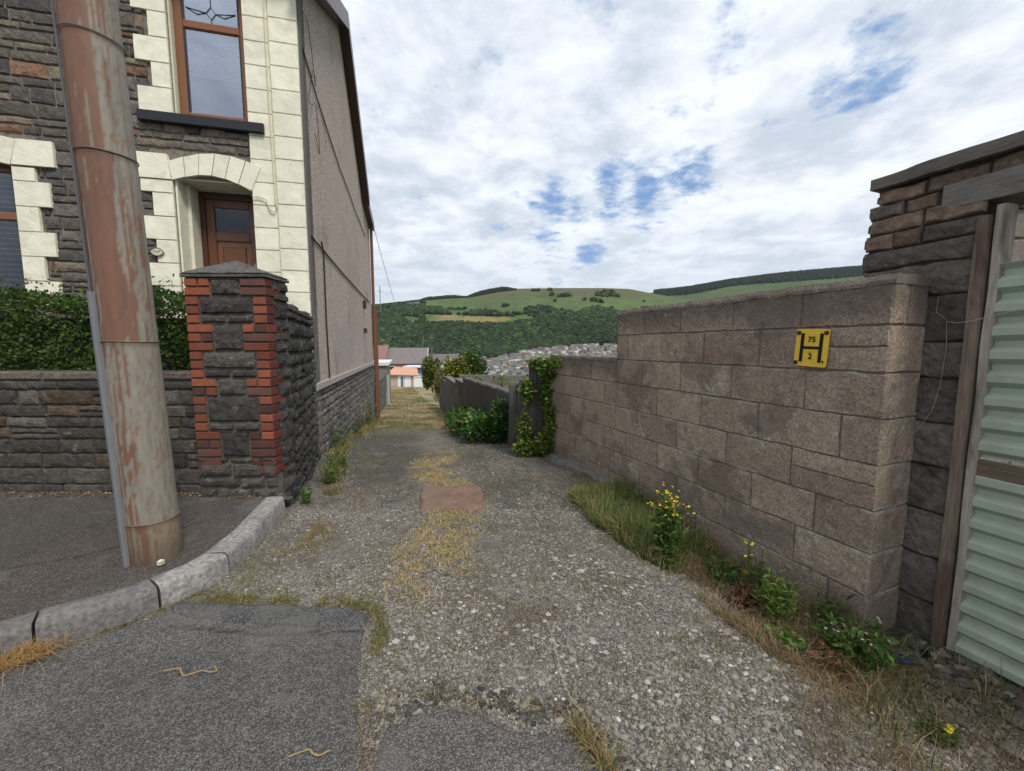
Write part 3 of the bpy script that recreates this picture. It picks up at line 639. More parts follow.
def plant(name, x, y, h, spread, nst, leafsize, lcol, label, cat, flower=None, fsize=.012, nf=40, group=None, z=None, seed=0, aspect=2.2, lp=26, stemcol=(.10, .13, .04), lo=.05, topbias=1.0):
    z = G1(x, y) if z is None else z; g = np.random.default_rng(seed)
    t = thing(name, (x, y, z), label, cat, group); st = Acc(); lf = Acc(); LP, LC, tips = [], [], []
    for i in range(nst):
        an = g.uniform(0, 2 * math.pi); rr = spread * math.sqrt(g.random()); hh = h * g.uniform(.6, 1.) * (1 - .25 * rr / spread)
        p0 = np.array([x + .3 * rr * math.cos(an), y + .3 * rr * math.sin(an), z - .01]); p1 = np.array([x + rr * math.cos(an), y + rr * math.sin(an), z + hh])
        mid = (p0 + p1) / 2 + g.normal(size=3) * .02; pts = [p0 * (1 - s) ** 2 + mid * 2 * s * (1 - s) + p1 * s * s for s in np.linspace(0, 1, 6)]
        st.tube(pts, [.004 * (1 - .6 * s) for s in np.linspace(0, 1, 6)], 5, stemcol, cap=False); tips.append(p1)
        for s in g.uniform(lo, 1, lp):
            k = s ** topbias; q = p0 * (1 - k) ** 2 + mid * 2 * k * (1 - k) + p1 * k * k; LP.append(q + g.normal(size=3) * leafsize * .35)
    st.build('stem', M['leaf'], t)
    LP = np.array(LP); leaves(lf, LP, leafsize, gcol(len(LP), lcol, .28, seed), aspect, seed=seed); lf.build('foliage', M['leaf'], t)
    if flower is not None:
        fa = Acc(); tips = np.array(tips); tips = tips[np.argsort(-tips[:, 2])[:max(3, int(len(tips) * .45))]]; c = tips[g.integers(0, len(tips), nf)] + g.normal(size=(nf, 3)) * np.array([.028, .028, .014]) * (1.5 if nf > 20 else .6)
        for q in c:
            k = 7; ang = np.linspace(0, 2 * math.pi, k + 1)[:-1] + g.random(); tl = g.normal(size=2) * .25
            rim = np.stack([q[0] + fsize * np.cos(ang), q[1] + fsize * np.sin(ang), q[2] + fsize * (tl[0] * np.cos(ang) + tl[1] * np.sin(ang)) + .3 * fsize * (np.arange(k) % 2)], -1)
            fa.add(np.vstack([rim, q + [0, 0, fsize * .35], q - [0, 0, fsize * .5]]), [np.array([[i, (i + 1) % k, k] for i in range(k)] + [[(i + 1) % k, i, k + 1] for i in range(k)])], np.array(flower) * g.uniform(.8, 1.1))
            if nf <= 20: fa.build('flower', M['leaf'], t); fa = Acc()
        if nf > 20: fa.build('flower_cluster', M['leaf'], t)
    return t

# ------------------------------------------------------------------ front garden wall, pier, side wall, hedge
a = Acc(); r = random.Random(8); GW = Frame((-2.70, 3.43, 0), (-1, .012, 0), (0, -1, 0))
slab(a, GW, 0, 9, -1.4, -.235, -.30, -.015, (), (.085, .074, .063))
for i, (p, q, v, vv) in enumerate(coursed(0, 6.0, -1.32, -.30, (.085, .165), (.18, .5), (), 21, .1)):
    k = r.random(); c = (.072, .064, .055) if k < .7 else ((.105, .075, .052) if k < .87 else (.12, .108, .09)); f = r.uniform(.6, 1.15)
    block(a, GW, p, q, v, vv, depth=.020, bulge=.010, cell=.028, rough=.007, c=tuple(x * f for x in c), seed=i + 50, gap=.0035, wob=.008, edge=.014)
u = 0
while u < 6: 
    l = r.uniform(.3, .6); f = r.uniform(.8, 1.2); block(a, GW, u, u + l, -.30, -.215, depth=.03, bulge=.01, cell=.04, c=(.13 * f, .108 * f, .09 * f), seed=int(u * 50), edge=.015); u += l
a.box((0, -.24, -.32), (6, -.222, -.01), (.12, .105, .09), GW)
tag(a.build('garden_wall', M['stone']), 'low dark stone garden wall behind the pavement with a hedge above it', 'wall')

# pier of dark stone with red brick quoins
pier = thing('gate_pier', (-2.34, 3.66, PAVZ), 'square pier of dark stone and red brick quoins with a shallow pointed cap', 'pier')
PF = Frame((-2.70, 3.345, 0), (1, 0, 0), (0, -1, 0)); PR = Frame((-2.025, 3.345, 0), (0.0, 1, 0), (1, 0, 0)); PW, PD = .675, .33
PTOP = .56
a = Acc(); a.box((.012, -1.45, -.32), (PW - .012, PTOP, -.018), (.115, .11, .10), PF); a.build('core', M['stone'], pier)
a = Acc(); b_ = Acc(); r = random.Random(5); v = PTOP; ch = .0755; k = 0
pat = [2, 2, 1, 1, 1, 2, 2, 2, 1, 1, 1, 2, 2, 1, 1, 1, 1, 2, 2, 2]   # number of brick widths per course, alternating like the photo
while v > -1.05:
    Wb = .215 if pat[k % 20] == 2 else .115
    for side in (0, 1):
        for q in ([(0, .115), (.115, .215)] if (Wb > .2 and (k + side) % 3 == 0) else [(0, Wb)]):
            u0, u1 = (q if side == 0 else (PW - q[1], PW - q[0])); f = r.uniform(.55, 1.1); c = (.25 * f, .078 * f, .045 * f) if r.random() < .85 else (.12 * f, .06 * f, .05 * f)
            if k < 2 and side == 0: c = (.26, .078, .045)
            if k > 17: c = (.12 * f, .05 * f, .04 * f)
            block((a, b_)[side], PF, u0, u1, v - ch, v, depth=.02, bulge=.003, cell=.04, rough=.002, c=c, seed=k * 4 + side, gap=.0045, wob=.002, edge=.007)
    f = r.uniform(.4, .8); Wr = .215 if k % 2 else .105
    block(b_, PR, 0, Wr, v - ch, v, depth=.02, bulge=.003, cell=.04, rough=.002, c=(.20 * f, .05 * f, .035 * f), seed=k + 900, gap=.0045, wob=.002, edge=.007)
    v -= ch; k += 1
a.build('brick_quoins', M['brick'], pier); b_.build('brick_quoins', M['brick'], pier)
a = Acc(); v = PTOP
segs = []; k = 0
while k < len(pat) and v - 0 > -1.2:                     # stones fill between the bricks, heights follow the runs
    n = 1
    while k + n < len(pat) and pat[k + n] == pat[k]: n += 1
    Wb = .215 if pat[k] == 2 else .115; v1 = v - ch * n
    rows = [(v1, v)] if pat[k] == 2 or n < 3 else [(v1, v1 + ch * 1), (v1 + ch, v)]
    for (lo_, hi_) in rows:
        sp = [(Wb, PW - Wb)] if (pat[k] == 2 or hi_ - lo_ > .1) else [(Wb, PW * .5), (PW * .5, PW - Wb)]
        for (p, q) in sp:
            f = r.uniform(.55, 1.3); block(a, PF, p, q, max(lo_, -1.3), hi_, depth=.026, bulge=.014, cell=.022, rough=.008, c=(.072 * f, .066 * f, .058 * f), seed=int(hi_ * 99) + 7, gap=.006, wob=.005, edge=.018)
    v = v1; k += n
for (p, q, lo_, hi_) in coursed(0, PW, -1.32, v, (.09, .13), (.15, .4), (), 3):
    f = r.uniform(.5, 1.2); block(a, PF, p, q, lo_, hi_, depth=.026, bulge=.014, cell=.025, rough=.008, c=(.08 * f, .071 * f, .06 * f), seed=int(hi_ * 99 + p * 40) + 7, gap=.006, edge=.018)
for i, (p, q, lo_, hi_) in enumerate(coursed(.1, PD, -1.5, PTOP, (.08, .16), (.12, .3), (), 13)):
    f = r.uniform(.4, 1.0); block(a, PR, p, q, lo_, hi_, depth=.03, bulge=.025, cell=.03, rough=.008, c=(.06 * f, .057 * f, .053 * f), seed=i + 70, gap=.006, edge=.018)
a.build('stone_infill', M['stone'], pier)
# cap: shallow pyramid
z0, z1, e = PTOP + .004, PTOP + .17, .012; x0, x1, y0, y1 = -2.70 - e, -2.025 + e, 3.345 - e, 3.345 + PD + e
N = 14; g1 = np.linspace(0, 1, N + 1); A, B = np.meshgrid(g1, g1, indexing='ij'); rr = np.maximum(abs(A - .5), abs(B - .5)) * 2
X = x0 + (x1 - x0) * A; Y = y0 + (y1 - y0) * B; Z = z0 + .03 + (z1 - z0 - .03) * (1 - rr) ** .95 + .01 * (fbm(np.stack([X, Y], -1), 14, 3, 2) - .5); i_ = np.arange((N + 1) ** 2).reshape(N + 1, N + 1)
a = Acc(); V = np.stack([X, Y, Z], -1).reshape(-1, 3); a.add(V, [np.stack([i_[:-1, :-1], i_[1:, :-1], i_[1:, 1:], i_[:-1, 1:]], -1).reshape(-1, 4)], np.array([.10, .095, .09]) * (.7 + .6 * fbm(V, 9, 3, 4)[:, None]))
a.box((x0, y0, z0), (x1, y1, z0 + .022), (.095, .088, .08)); a.build('cap', M['stone'], pier)

sw0 = np.array([-2.035, 3.67, 0]); sw1 = np.array([-2.60, 5.27, 0]); sl_ = float(np.linalg.norm(sw1 - sw0)); SU = (sw1 - sw0) / sl_; SN = np.array([SU[1], -SU[0], 0]); SW = Frame(sw0, SU, SN)
a = Acc(); slab(a, SW, 0, sl_, -1.6, .34, -.32, -.02, (), (.05, .048, .045))
for i, (p, q, v, vv) in enumerate(coursed(0, sl_, -1.6, .33, (.08, .17), (.12, .34), (), 31, .15)):
    f = r.uniform(.45, 1.1); block(a, SW, p, q, v, vv, depth=.035, bulge=.03, cell=.03, rough=.009, c=(.058 * f, .055 * f, .051 * f), seed=i + 150, gap=.006, wob=.01, edge=.02)
for i in range(6):
    u = i * sl_ / 6; f = r.uniform(.7, 1.2)
    for hh in (0, 1): pass
    a.box((u + .004, .33, -.33), (u + sl_ / 6 - .004, .39 + .015 * math.sin(i * 2), .012), (.075 * f, .072 * f, .068 * f), SW, bev=.015)
tag(a.build('side_wall', M['stone']), 'blackened stone wall running from the pier back to the house corner', 'wall')
a = Acc(); X, Y = np.meshgrid(np.linspace(-10, -2.1, 80), np.linspace(3.65, 5.35, 18), indexing='ij'); i_ = np.arange(X.size).reshape(X.shape)
X = np.minimum(X, -2.14 - .36 * (Y - 3.67)); V = np.stack([X, Y, -.62 + .05 * fbm(np.stack([X, Y], -1), 3, 3)], -1).reshape(-1, 3); keep = (i_[:-1, :-1] >= 0)
mk('soil', V, np.stack([i_[:-1, :-1], i_[1:, :-1], i_[1:, 1:], i_[:-1, 1:]], -1).reshape(-1, 4), M['ground'], colr=np.tile([.07, .055, .04], (X.size, 1)))['kind'] = 'structure'

hg = thing('hedge', (-4.6, 3.95, -.6), 'dense dark green privet hedge above the stone garden wall', 'hedge')
g = np.random.default_rng(12); n = 36000; x = g.uniform(-8.5, -2.72, n); top = .42 + .16 * (fbm(np.stack([x, 0 * x], -1), 2.2, 3, 3) - .5) * 2 - .10 * sst(x, -3.4, -2.9)
tt_ = g.random(n) ** .6; ang = g.uniform(0, 1, n); yv = 3.95 - .36 + .05 * g.normal(size=n); zt = -.55 + (top + .55) * g.random(n)
side = g.random(n) < .62; yy = np.where(side, 3.60 + np.abs(g.normal(size=n)) * .09 + .22 * (fbm(np.stack([x, zt], -1), 4, 3, 5) - .5), g.uniform(3.6, 4.35, n)); z = np.where(side, zt, top - np.abs(g.normal(size=n)) * .05)
spr = g.random(n) < .12; z = np.where(spr & ~side, z + g.uniform(0, .17, n) * (fbm(np.stack([x, yy], -1), 9, 2, 6) > .5), z); P = np.stack([x, yy, z], -1)
a = Acc(); cl = gcol(n, (.050, .092, .020), .35, 5, (.12, .17, .035), .16); cl *= (.6 + .8 * fbm(P, 6, 3, 8)[:, None]); leaves(a, P, .042, cl, 1.9, seed=4, up=.5); a.build('foliage', M['leaf'], hg)
a = Acc(); g2 = random.Random(4)
for i in range(60):
    x0 = g2.uniform(-8.4, -2.85); a.tube([(x0, 3.95, -.62), (x0 + g2.uniform(-.1, .1), 3.9, -.2), (x0 + g2.uniform(-.2, .2), 3.75 + g2.uniform(-.1, .3), .3)], [.014, .010, .004], 6, (.06, .045, .03))
a.build('stem', M['gen'], hg); a = Acc(); a.box((-8.5, 3.80, -.6), (-2.85, 4.25, .26), (.012, .02, .006)); a.build('inner_box', M['gen'], hg)  # last part is a plain near-black box filling the hedge behind the leaves

plant('potted_shrub', -3.42, 4.72, 1.35, .16, 14, .07, (.03, .055, .05), 'dark shrub by the brown front door, just showing over the pier cap', 'shrub', z=-.62, seed=77, aspect=3.5, lp=30)

# ------------------------------------------------------------------ steel pole
pole = thing('utility_pole', (-2.214, 2.375, PAVZ), 'leaning thick steel pole with peeling grey paint and rust, standing on the pavement', 'pole')
pb = np.array([-2.214, 2.375, PAVZ - .03]); ax = np.array([-.0315, 0, 1.]);
def polepart(name, z0, z1, r0, r1, rustf, nz=None, coll=None):
    nz = max(4, int((z1 - z0) / .02)); na = 72; zs = np.linspace(z0, z1, nz); an = np.linspace(0, 2 * math.pi, na + 1)[:-1]
    Z, A_ = np.meshgrid(zs, an, indexing='ij'); R = r0 + (r1 - r0) * (Z - z0) / (z1 - z0)
    if coll: R = R + coll(Z)
    c0 = pb + ax * (Z[..., None] - PAVZ); V = c0 + np.stack([np.cos(A_) * R, np.sin(A_) * R, 0 * R], -1)
    i_ = np.arange(Z.size).reshape(Z.shape); j = np.roll(i_, -1, axis=1)
    F = np.stack([i_[:-1], j[:-1], j[1:], i_[1:]], -1).reshape(-1, 4)
    return mk(name, V.reshape(-1, 3), F, M['pole'], pole, rustf(A_, Z).reshape(-1, 3), True)
CAMA = math.atan2(-2.36, 2.2)      # angle of the side that faces the camera
def rustcol(amt, zlo, zhi, seed, low=False):
    def f(A_, Z):
        dA = (A_ - CAMA + math.pi) % (2 * math.pi) - math.pi        # negative = towards picture left
        q = np.stack([np.cos(A_) * 1.2, np.sin(A_) * 1.2, Z * .9], -1); st_ = np.stack([np.cos(A_) * 4, np.sin(A_) * 4, Z * .55], -1)
        n = fbm(q, 2.0, 4, seed); s2 = fbm(st_, 3.0, 4, seed + 3); fine = fbm(st_ * [2, 2, 6], 4, 3, seed + 9)
        m = amt - .21 + .42 * np.cos(dA + 1.05) + 1.0 * (n - .5) + 1.0 * (s2 - .5) + .3 * (fine - .5)
        k = sst(m + .22 * (fbm(st_ * [5, 5, 9], 4, 3, seed + 40) - .5), .52, .60)[..., None]
        paint = np.array([.205, .190, .155]) * (.8 + .5 * fine[..., None]) * (1 - .25 * sst(s2, .5, .7)[..., None]); rust = np.array([.138, .070, .046]) * (.65 + .8 * n[..., None]); tan = np.array([.27, .20, .11])
        grime = sst(Z, -1.02, -1.28)[..., None] * .6
        if low: paint = paint * .5 + tan * .4
        c = paint * (1 - k) + rust * k; e = sst(fbm(st_ * [4, 4, 14], 5, 3, seed + 21), .58, .64)[..., None] * .6; c = c * (1 - e) + np.array([.19, .09, .05]) * e
        edge = (sst(Z, zhi - .035, zhi - .01))[..., None] * .6; c = c * (1 - edge) + np.array([.08, .04, .025]) * edge; return c * (1 - grime) + np.array([.06, .048, .035]) * grime
    return f
JZ = [-1.30, -1.02, .055, 1.085, 1.69, 4.2]
for i, (z0, z1, rr_, am) in enumerate(((JZ[0], JZ[1], .132, .42), (JZ[1], JZ[2], .131, .38), (JZ[2], JZ[3], .129, .62), (JZ[3], JZ[4], .127, .50), (JZ[4], JZ[5], .125, .62))):
    o = polepart('pole_section', z0, z1, rr_, rr_ - .001, rustcol(am, z0, z1, 31 + 7 * i, low=(i == 0)))
for z in JZ[1:5]:
    a = Acc(); c = pb + ax * (z - PAVZ); pts = [c + np.array([math.cos(t) * .1325, math.sin(t) * .1325, .002 * math.sin(t * 3)]) for t in np.linspace(0, 2 * math.pi, 40)]
    a.tube(pts, .003, 6, (.15, .12, .09), cap=False); a.build('joint_band', M['pole'], pole)
a = Acc(); n = 22; an0 = CAMA - 1.30
base = lambda z, R, t: pb + ax * (z - PAVZ) + np.array([math.cos(t) * R, math.sin(t) * R, 0])
for (z0, z1) in ((PAVZ, .33),):
    V = []; zs = np.linspace(z0, z1, 12)
    prof = [(an0 - .14, .12), (an0 - .14, .146), (an0 - .09, .152), (an0 + .12, .152), (an0 + .18, .146), (an0 + .18, .12)]
    for zc in zs:
        for (t, R) in prof: V.append(base(zc, R, t))
    m = len(prof); F = [(i * m + k, i * m + k + 1, (i + 1) * m + k + 1, (i + 1) * m + k) for i in range(11) for k in range(m - 1)]
    a.add(V, [np.array(F)], (.17, .175, .185)); a.add(V[-m:], [np.array([[0, 1, 2], [0, 2, 3], [0, 3, 4], [0, 4, 5]])], (.17, .175, .185))
a.build('cable_guard', M['pole'], pole)
a = Acc(); a.tube([base(z, .138, an0) for z in (.33, 1.5, 4.1)], .007, 6, (.1, .1, .1)); a.build('cable', M['gen'], pole)

# ------------------------------------------------------------------ right-hand concrete block wall
RW = Frame(WO, WD, WN); r = random.Random(17); vs = [.325, .105, -.135, -.37, -.61, -.85, -1.08, -1.31, -1.56, -1.8]
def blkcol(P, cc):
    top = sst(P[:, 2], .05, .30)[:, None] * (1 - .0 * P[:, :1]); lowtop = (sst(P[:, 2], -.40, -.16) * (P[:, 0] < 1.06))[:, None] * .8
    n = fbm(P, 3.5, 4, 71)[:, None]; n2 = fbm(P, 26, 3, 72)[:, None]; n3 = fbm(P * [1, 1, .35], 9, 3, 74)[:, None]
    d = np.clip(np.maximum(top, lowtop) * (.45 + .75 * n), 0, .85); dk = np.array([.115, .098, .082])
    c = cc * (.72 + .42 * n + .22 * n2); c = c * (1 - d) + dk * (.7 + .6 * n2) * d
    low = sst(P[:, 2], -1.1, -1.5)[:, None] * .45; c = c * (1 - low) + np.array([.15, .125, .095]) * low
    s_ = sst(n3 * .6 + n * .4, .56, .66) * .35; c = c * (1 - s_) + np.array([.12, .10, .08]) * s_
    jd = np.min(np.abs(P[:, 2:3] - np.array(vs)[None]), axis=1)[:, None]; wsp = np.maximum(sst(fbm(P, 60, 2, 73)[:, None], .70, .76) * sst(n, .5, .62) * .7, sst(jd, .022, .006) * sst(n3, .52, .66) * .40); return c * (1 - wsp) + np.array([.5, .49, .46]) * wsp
wall = thing('block_wall', tuple(WO + WD * 1.17 + np.array([0, 0, -1.45])), 'rough concrete block wall on the right with a lower step at its far end', 'wall')
a = Acc(); vs = [.325, .105, -.135, -.37, -.61, -.85, -1.08, -1.31, -1.56, -1.8]; S0, S1, S2 = 1.165, 3.38, 4.86
jn = [[2.98, 2.54, 2.06, 1.6], [3.2, 2.75, 2.3, 1.85, 1.45], [2.98, 2.52, 2.05, 1.55], [3.2, 2.78, 2.3, 1.83, 1.35]]
def BC(r): f = r.uniform(.84, 1.14); return (.325 * f, .256 * f, .196 * f)
KB2 = dict(depth=.012, bulge=.0015, cell=.02, rough=.0026, gap=.0024, wob=.005, edge=.006)
for k in range(len(vs) - 1):
    v1, v0 = vs[k], vs[k + 1]; end = S1 if k < 2 else S2
    c_ = sorted([j for j in jn[k % 4]] + ([3.38 + .45 * i + (.2 if k % 2 else 0) for i in range(0, 4)] if k >= 2 else [])); c_ = [S0] + [x for x in c_ if S0 + .1 < x < end - .1] + [end]
    for p, q in zip(c_, c_[1:]):
        if p == S0 and k in (1, 4):
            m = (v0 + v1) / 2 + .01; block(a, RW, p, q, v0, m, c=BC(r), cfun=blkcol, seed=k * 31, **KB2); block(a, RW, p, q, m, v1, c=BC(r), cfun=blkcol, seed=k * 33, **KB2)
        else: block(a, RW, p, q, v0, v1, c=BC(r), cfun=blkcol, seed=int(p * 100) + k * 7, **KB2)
slab(a, RW, S0 + .01, S1 - .01, -1.9, .31, -.30, -.0075, (), (.17, .145, .12)); slab(a, RW, S1 - .01, S2, -1.9, -.145, -.30, -.0075, (), (.17, .145, .12))
EN = Frame(WO + WD * S0, -WN, -WD)          # end face, u away from the lane
for k in range(len(vs) - 1):
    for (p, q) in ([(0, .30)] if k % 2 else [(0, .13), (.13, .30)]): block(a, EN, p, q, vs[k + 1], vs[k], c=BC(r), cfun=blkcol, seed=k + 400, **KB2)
a.build('blockwork', M['block'], wall)
def capstrip(a, fr, u0, u1, v, w0, w1, rnd=.035, lift=.03, seed=0, c0=(.20, .17, .135)):
    U = np.arange(u0, u1 + .02, .025); prof = [(w1, -.02), (w1 - .002, .0), (w1 - rnd * .35, rnd * .65), (w1 - rnd, lift * .9), ((w0 + w1) / 2, lift * 1.2), (w0 + rnd, lift * .9), (w0 + rnd * .3, rnd * .5), (w0, -.02)]
    UU = np.repeat(U[:, None], len(prof), 1); H = np.tile([p[0] for p in prof], (len(U), 1)); V_ = np.tile([v + p[1] for p in prof], (len(U), 1))
    q = np.stack([UU, H * 2, V_], -1); n = fbm(q, 9, 4, seed) - .5; P = fr(UU, V_ + n * .025, H + n * .02 * np.sign(H - (w0 + w1) / 2)); m = len(prof); i_ = np.arange(UU.size).reshape(UU.shape)
    F = np.stack([i_[:-1, :-1], i_[1:, :-1], i_[1:, 1:], i_[:-1, 1:]], -1).reshape(-1, 4); P = P.reshape(-1, 3)
    a.add(P, [F], np.array(c0) * (.55 + .8 * fbm(P, 16, 4, seed + 3)[:, None]))
    for e in (0, len(U) - 1): a.add(np.vstack([P[e * m:(e + 1) * m], P[e * m:(e + 1) * m].mean(0)]), [np.array([[k, (k + 1) % m, m] for k in range(m)])], np.array(c0) * .8)
a = Acc(); capstrip(a, RW, S0 - .004, S1 + .004, .322, -.305, .004, .045, .03, 5); capstrip(a, RW, S1 + .0, S2 + .01, -.136, -.305, .004, .03, .012, 9); a.build('mortar_cap', M['block'], wall)
a = Acc(); U = np.arange(2.9, S2 + .05, .03); zt_ = -1.395 - .07 * (U - 3.0) / 1.9 
Pf = []; prof = [(.0, .03), (.05, .025), (.10, .005), (.125, -.05), (.13, -.3)]
UU = np.repeat(U[:, None], 5, 1); H = np.tile([p[0] for p in prof], (len(U), 1)); V_ = zt_[:, None] + np.array([p[1] for p in prof])[None]; n = fbm(np.stack([UU, H, V_], -1), 12, 3, 3) - .5; Pq = RW(UU, V_ + .03 * n, H + .05 * n * (H > .02)).reshape(-1, 3)
i_ = np.arange(UU.size).reshape(UU.shape); a.add(Pq, [np.stack([i_[:-1, :-1], i_[1:, :-1], i_[1:, 1:], i_[:-1, 1:]], -1).reshape(-1, 4)], np.array([.19, .18, .165]) * (.6 + .8 * fbm(Pq, 10, 3, 3)[:, None])); a.build('footing', M['block'], wall)

# hydrant marker sign: yellow plate, black H, 75 over 2
c0 = RW(np.array([1.52]), np.array([-.01]), np.array([.012]))[0]
sign = thing('hydrant_sign', tuple(c0), 'yellow hydrant plate with black H, 75 and 2, on the block wall', 'sign')
ti = rad(-2.5); su = -WD * math.cos(ti) + np.array([0, 0, math.sin(ti)]); sk = WD * math.sin(ti) * 1 + np.array([0, 0, math.cos(ti)]); SG = Frame(c0, su, WN, sk)
def rrect(w_, h_, rr_, n=5):
    o = []
    for cx, cy, a0 in ((w_ - rr_, h_ - rr_, 0), (-w_ + rr_, h_ - rr_, 90), (-w_ + rr_, -h_ + rr_, 180), (w_ - rr_, -h_ + rr_, 270)):
        for k in range(n): t = rad(a0 + 90 * k / (n - 1)); o.append((cx + rr_ * math.cos(t), cy + rr_ * math.sin(t)))
    return o
a = Acc(); a.prism(rrect(.089, .107, .012), 0, .006, SG); a.build('plate', M['yellow'], sign)
a = Acc(); a.box((-.060, -.082, .0065), (-.042, .082, .0085), (0, 0, 0), SG); a.box((.042, -.082, .0065), (.060, .082, .0085), (0, 0, 0), SG); a.box((-.042, -.008, .0065), (.042, .008, .0085), (0, 0, 0), SG)
a.box((-.014, -.026, .0065), (.006, -.0235, .0078), (0, 0, 0), SG); a.prism([(.067, -.082), (.073, -.085), (.075, -.075), (.069, -.068), (.064, -.072)], .0065, .0078, SG); a.build('letter_h', M['black'], sign)
def text(body, cu, cv, size, name):
    cu_ = bpy.data.curves.new(name, 'FONT'); cu_.body = body; cu_.size = size; cu_.align_x = 'CENTER'; cu_.align_y = 'CENTER'; cu_.extrude = .001; cu_.offset = .0008
    tmp = bpy.data.objects.new(name, cu_); col.objects.link(tmp); bpy.context.view_layer.update()
    me = bpy.data.meshes.new_from_object(tmp.evaluated_get(bpy.context.evaluated_depsgraph_get())); bpy.data.objects.remove(tmp)
    V = np.array([v.co[:] for v in me.vertices]); W = SG(V[:, 0] + cu, V[:, 1] + cv, V[:, 2] + .008) - np.array(sign.location)
    for v, q in zip(me.vertices, W): v.co = q
    me.materials.clear(); me.materials.append(M['black']); o = bpy.data.objects.new(name, me); col.objects.link(o); o.parent = sign
text('75', .0, .046, .043, 'number'); text('2', .0, -.050, .045, 'number')
for (u, v) in ((-.074, .084), (.074, .086), (-.076, -.088)):
    a = Acc(); a.prism([(u + .012 * math.cos(t), v + .012 * math.sin(t)) for t in np.linspace(0, 2 * math.pi, 13)[:-1]], .006, .012, SG); a.prism([(u + .007 * math.cos(t), v + .007 * math.sin(t)) for t in np.linspace(0, 2 * math.pi, 7)[:-1]], .012, .018, SG); a.build('screw', M['rust'], sign)

# ------------------------------------------------------------------ gate pillar, lintel, timber post, green gate
OFF = -.30; GP = Frame(WO + WN * OFF, WD, WN); r = random.Random(9)
pil = thing('gate_pillar', tuple(WO + WD * 1.2 + WN * OFF + np.array([0, 0, -1.45])), 'tall ruined pillar of dark blocks and bricks carrying a lintel beside the green gate', 'pillar')
def dkc(r, br=False):
    f = r.uniform(.6, 1.2); return (.20 * f, .145 * f, .108 * f) if br else (.135 * f, .115 * f, .098 * f)
def dkfun(P, cc):
    n = fbm(P, 5, 4, 91)[:, None]; n2 = fbm(P, 30, 3, 92)[:, None]; c = cc * (.5 + .7 * n + .4 * n2); s_ = sst(fbm(P, 7, 4, 95)[:, None], .58, .66) * .4 * (P[:, 2:3] < .3); return c * (1 - s_) + np.array([.20, .18, .155]) * s_
rows = [(-1.6, -1.34, 1.46), (-1.34, -1.1, 1.46), (-1.1, -.86, 1.46), (-.86, -.62, 1.46), (-.62, -.39, 1.46), (-.39, -.16, 1.46), (-.16, .02, 1.46), (.02, .26, 1.46), (.26, .42, 1.465), (.42, .53, 1.475), (.53, .62, 1.47), (.62, .70, 1.455), (.70, .775, 1.46), (.775, .85, 1.425)]
a = Acc()
for k, (v0, v1, e) in enumerate(rows):
    c_ = [1.0] + ([1.22] if (k % 2 and k < 8) or k > 9 else []) + ([1.34] if k in (10, 12) else []) + [e]
    if k == 13: c_ = [.78, 1.0, 1.22, e]
    if k == 12: c_ = [1.165, 1.3, e]
    for p, q in zip(c_, c_[1:]): block(a, GP, p, q, v0, v1, depth=.016, bulge=.003, cell=.02, rough=.005, c=dkc(r, k > 9 and r.random() < .6), cfun=dkfun, seed=k * 9 + int(p * 10), gap=.003, wob=.009, edge=.010)
    a.box((1.0, v0 + .001, -.30), (e - .015, v1 - .001, -.018), (.06, .052, .045), GP)
PE = Frame(WO + WN * OFF + WD * 1.46, -WN, WD)
for k, (v0, v1, e) in enumerate(rows): block(a, Frame(WO + WN * OFF + WD * (e + .0), -WN, WD), 0, .3, v0, v1, depth=.03, bulge=.015, cell=.03, rough=.006, c=dkc(r), cfun=dkfun, seed=k + 60, gap=.003, wob=.008, edge=.02)
a.build('masonry', M['stone'], pil)
a = Acc()
for k, (u0, u1) in enumerate([(1.0 - .22 * i, 1.22 - .22 * i) for i in range(1, 9)]):
    for v0, v1 in ((.795, .865),): block(a, GP, u0, u1, v0, v1, depth=.03, bulge=.006, cell=.03, rough=.005, c=dkc(r, r.random() < .6), cfun=dkfun, seed=k + 80, gap=.005, wob=.006, edge=.014)
a.box((-.9, .79, -.28), (1.22, .865, -.02), (.06, .05, .045), GP); a.build('brick_course', M['stone'], pil)
def beam(a, u0, u1, v0, v1, h0, h1, c, seed=0, wob=.012, fr=GP):
    U = np.arange(u0, u1 + .03, .05); prof = [(h0, v0), (h0, v1), ((h0 + h1) / 2, v1 + .003), (h1, v1), (h1, (v0 + v1) / 2), (h1, v0)]; UU = np.repeat(U[:, None], 6, 1); H = np.tile([p[0] for p in prof], (len(U), 1)); V_ = np.tile([p[1] for p in prof], (len(U), 1))
    n = fbm(np.stack([UU * .7, H * 3 + V_ * 3, V_], -1), 6, 3, seed) - .5; P = fr(UU, V_ + n * wob, H + n * wob); i_ = np.arange(UU.size).reshape(UU.shape); j = np.roll(i_, -1, 1); P = P.reshape(-1, 3)
    a.add(P, [np.stack([i_[:-1], i_[1:], j[1:], j[:-1]], -1).reshape(-1, 4)], np.array(c) * (.7 + .6 * fbm(P, 9, 3, seed)[:, None]))
    for e in (0, len(U) - 1): a.add(np.vstack([P[e * 6:e * 6 + 6], P[e * 6:e * 6 + 6].mean(0)]), [np.array([[k, (k + 1) % 6, 6] for k in range(6)])], np.array(c) * .8)
a = Acc(); beam(a, -.9, 1.165, .675, .79, -.30, .004, (.20, .185, .165), 4); a.build('lintel', M['beam'], pil)
a = Acc(); beam(a, -.95, 1.45, .866, .925, -.31, .03, (.15, .135, .115), 6, .016); a.build('coping_plank', M['beam'], pil)
a = Acc()
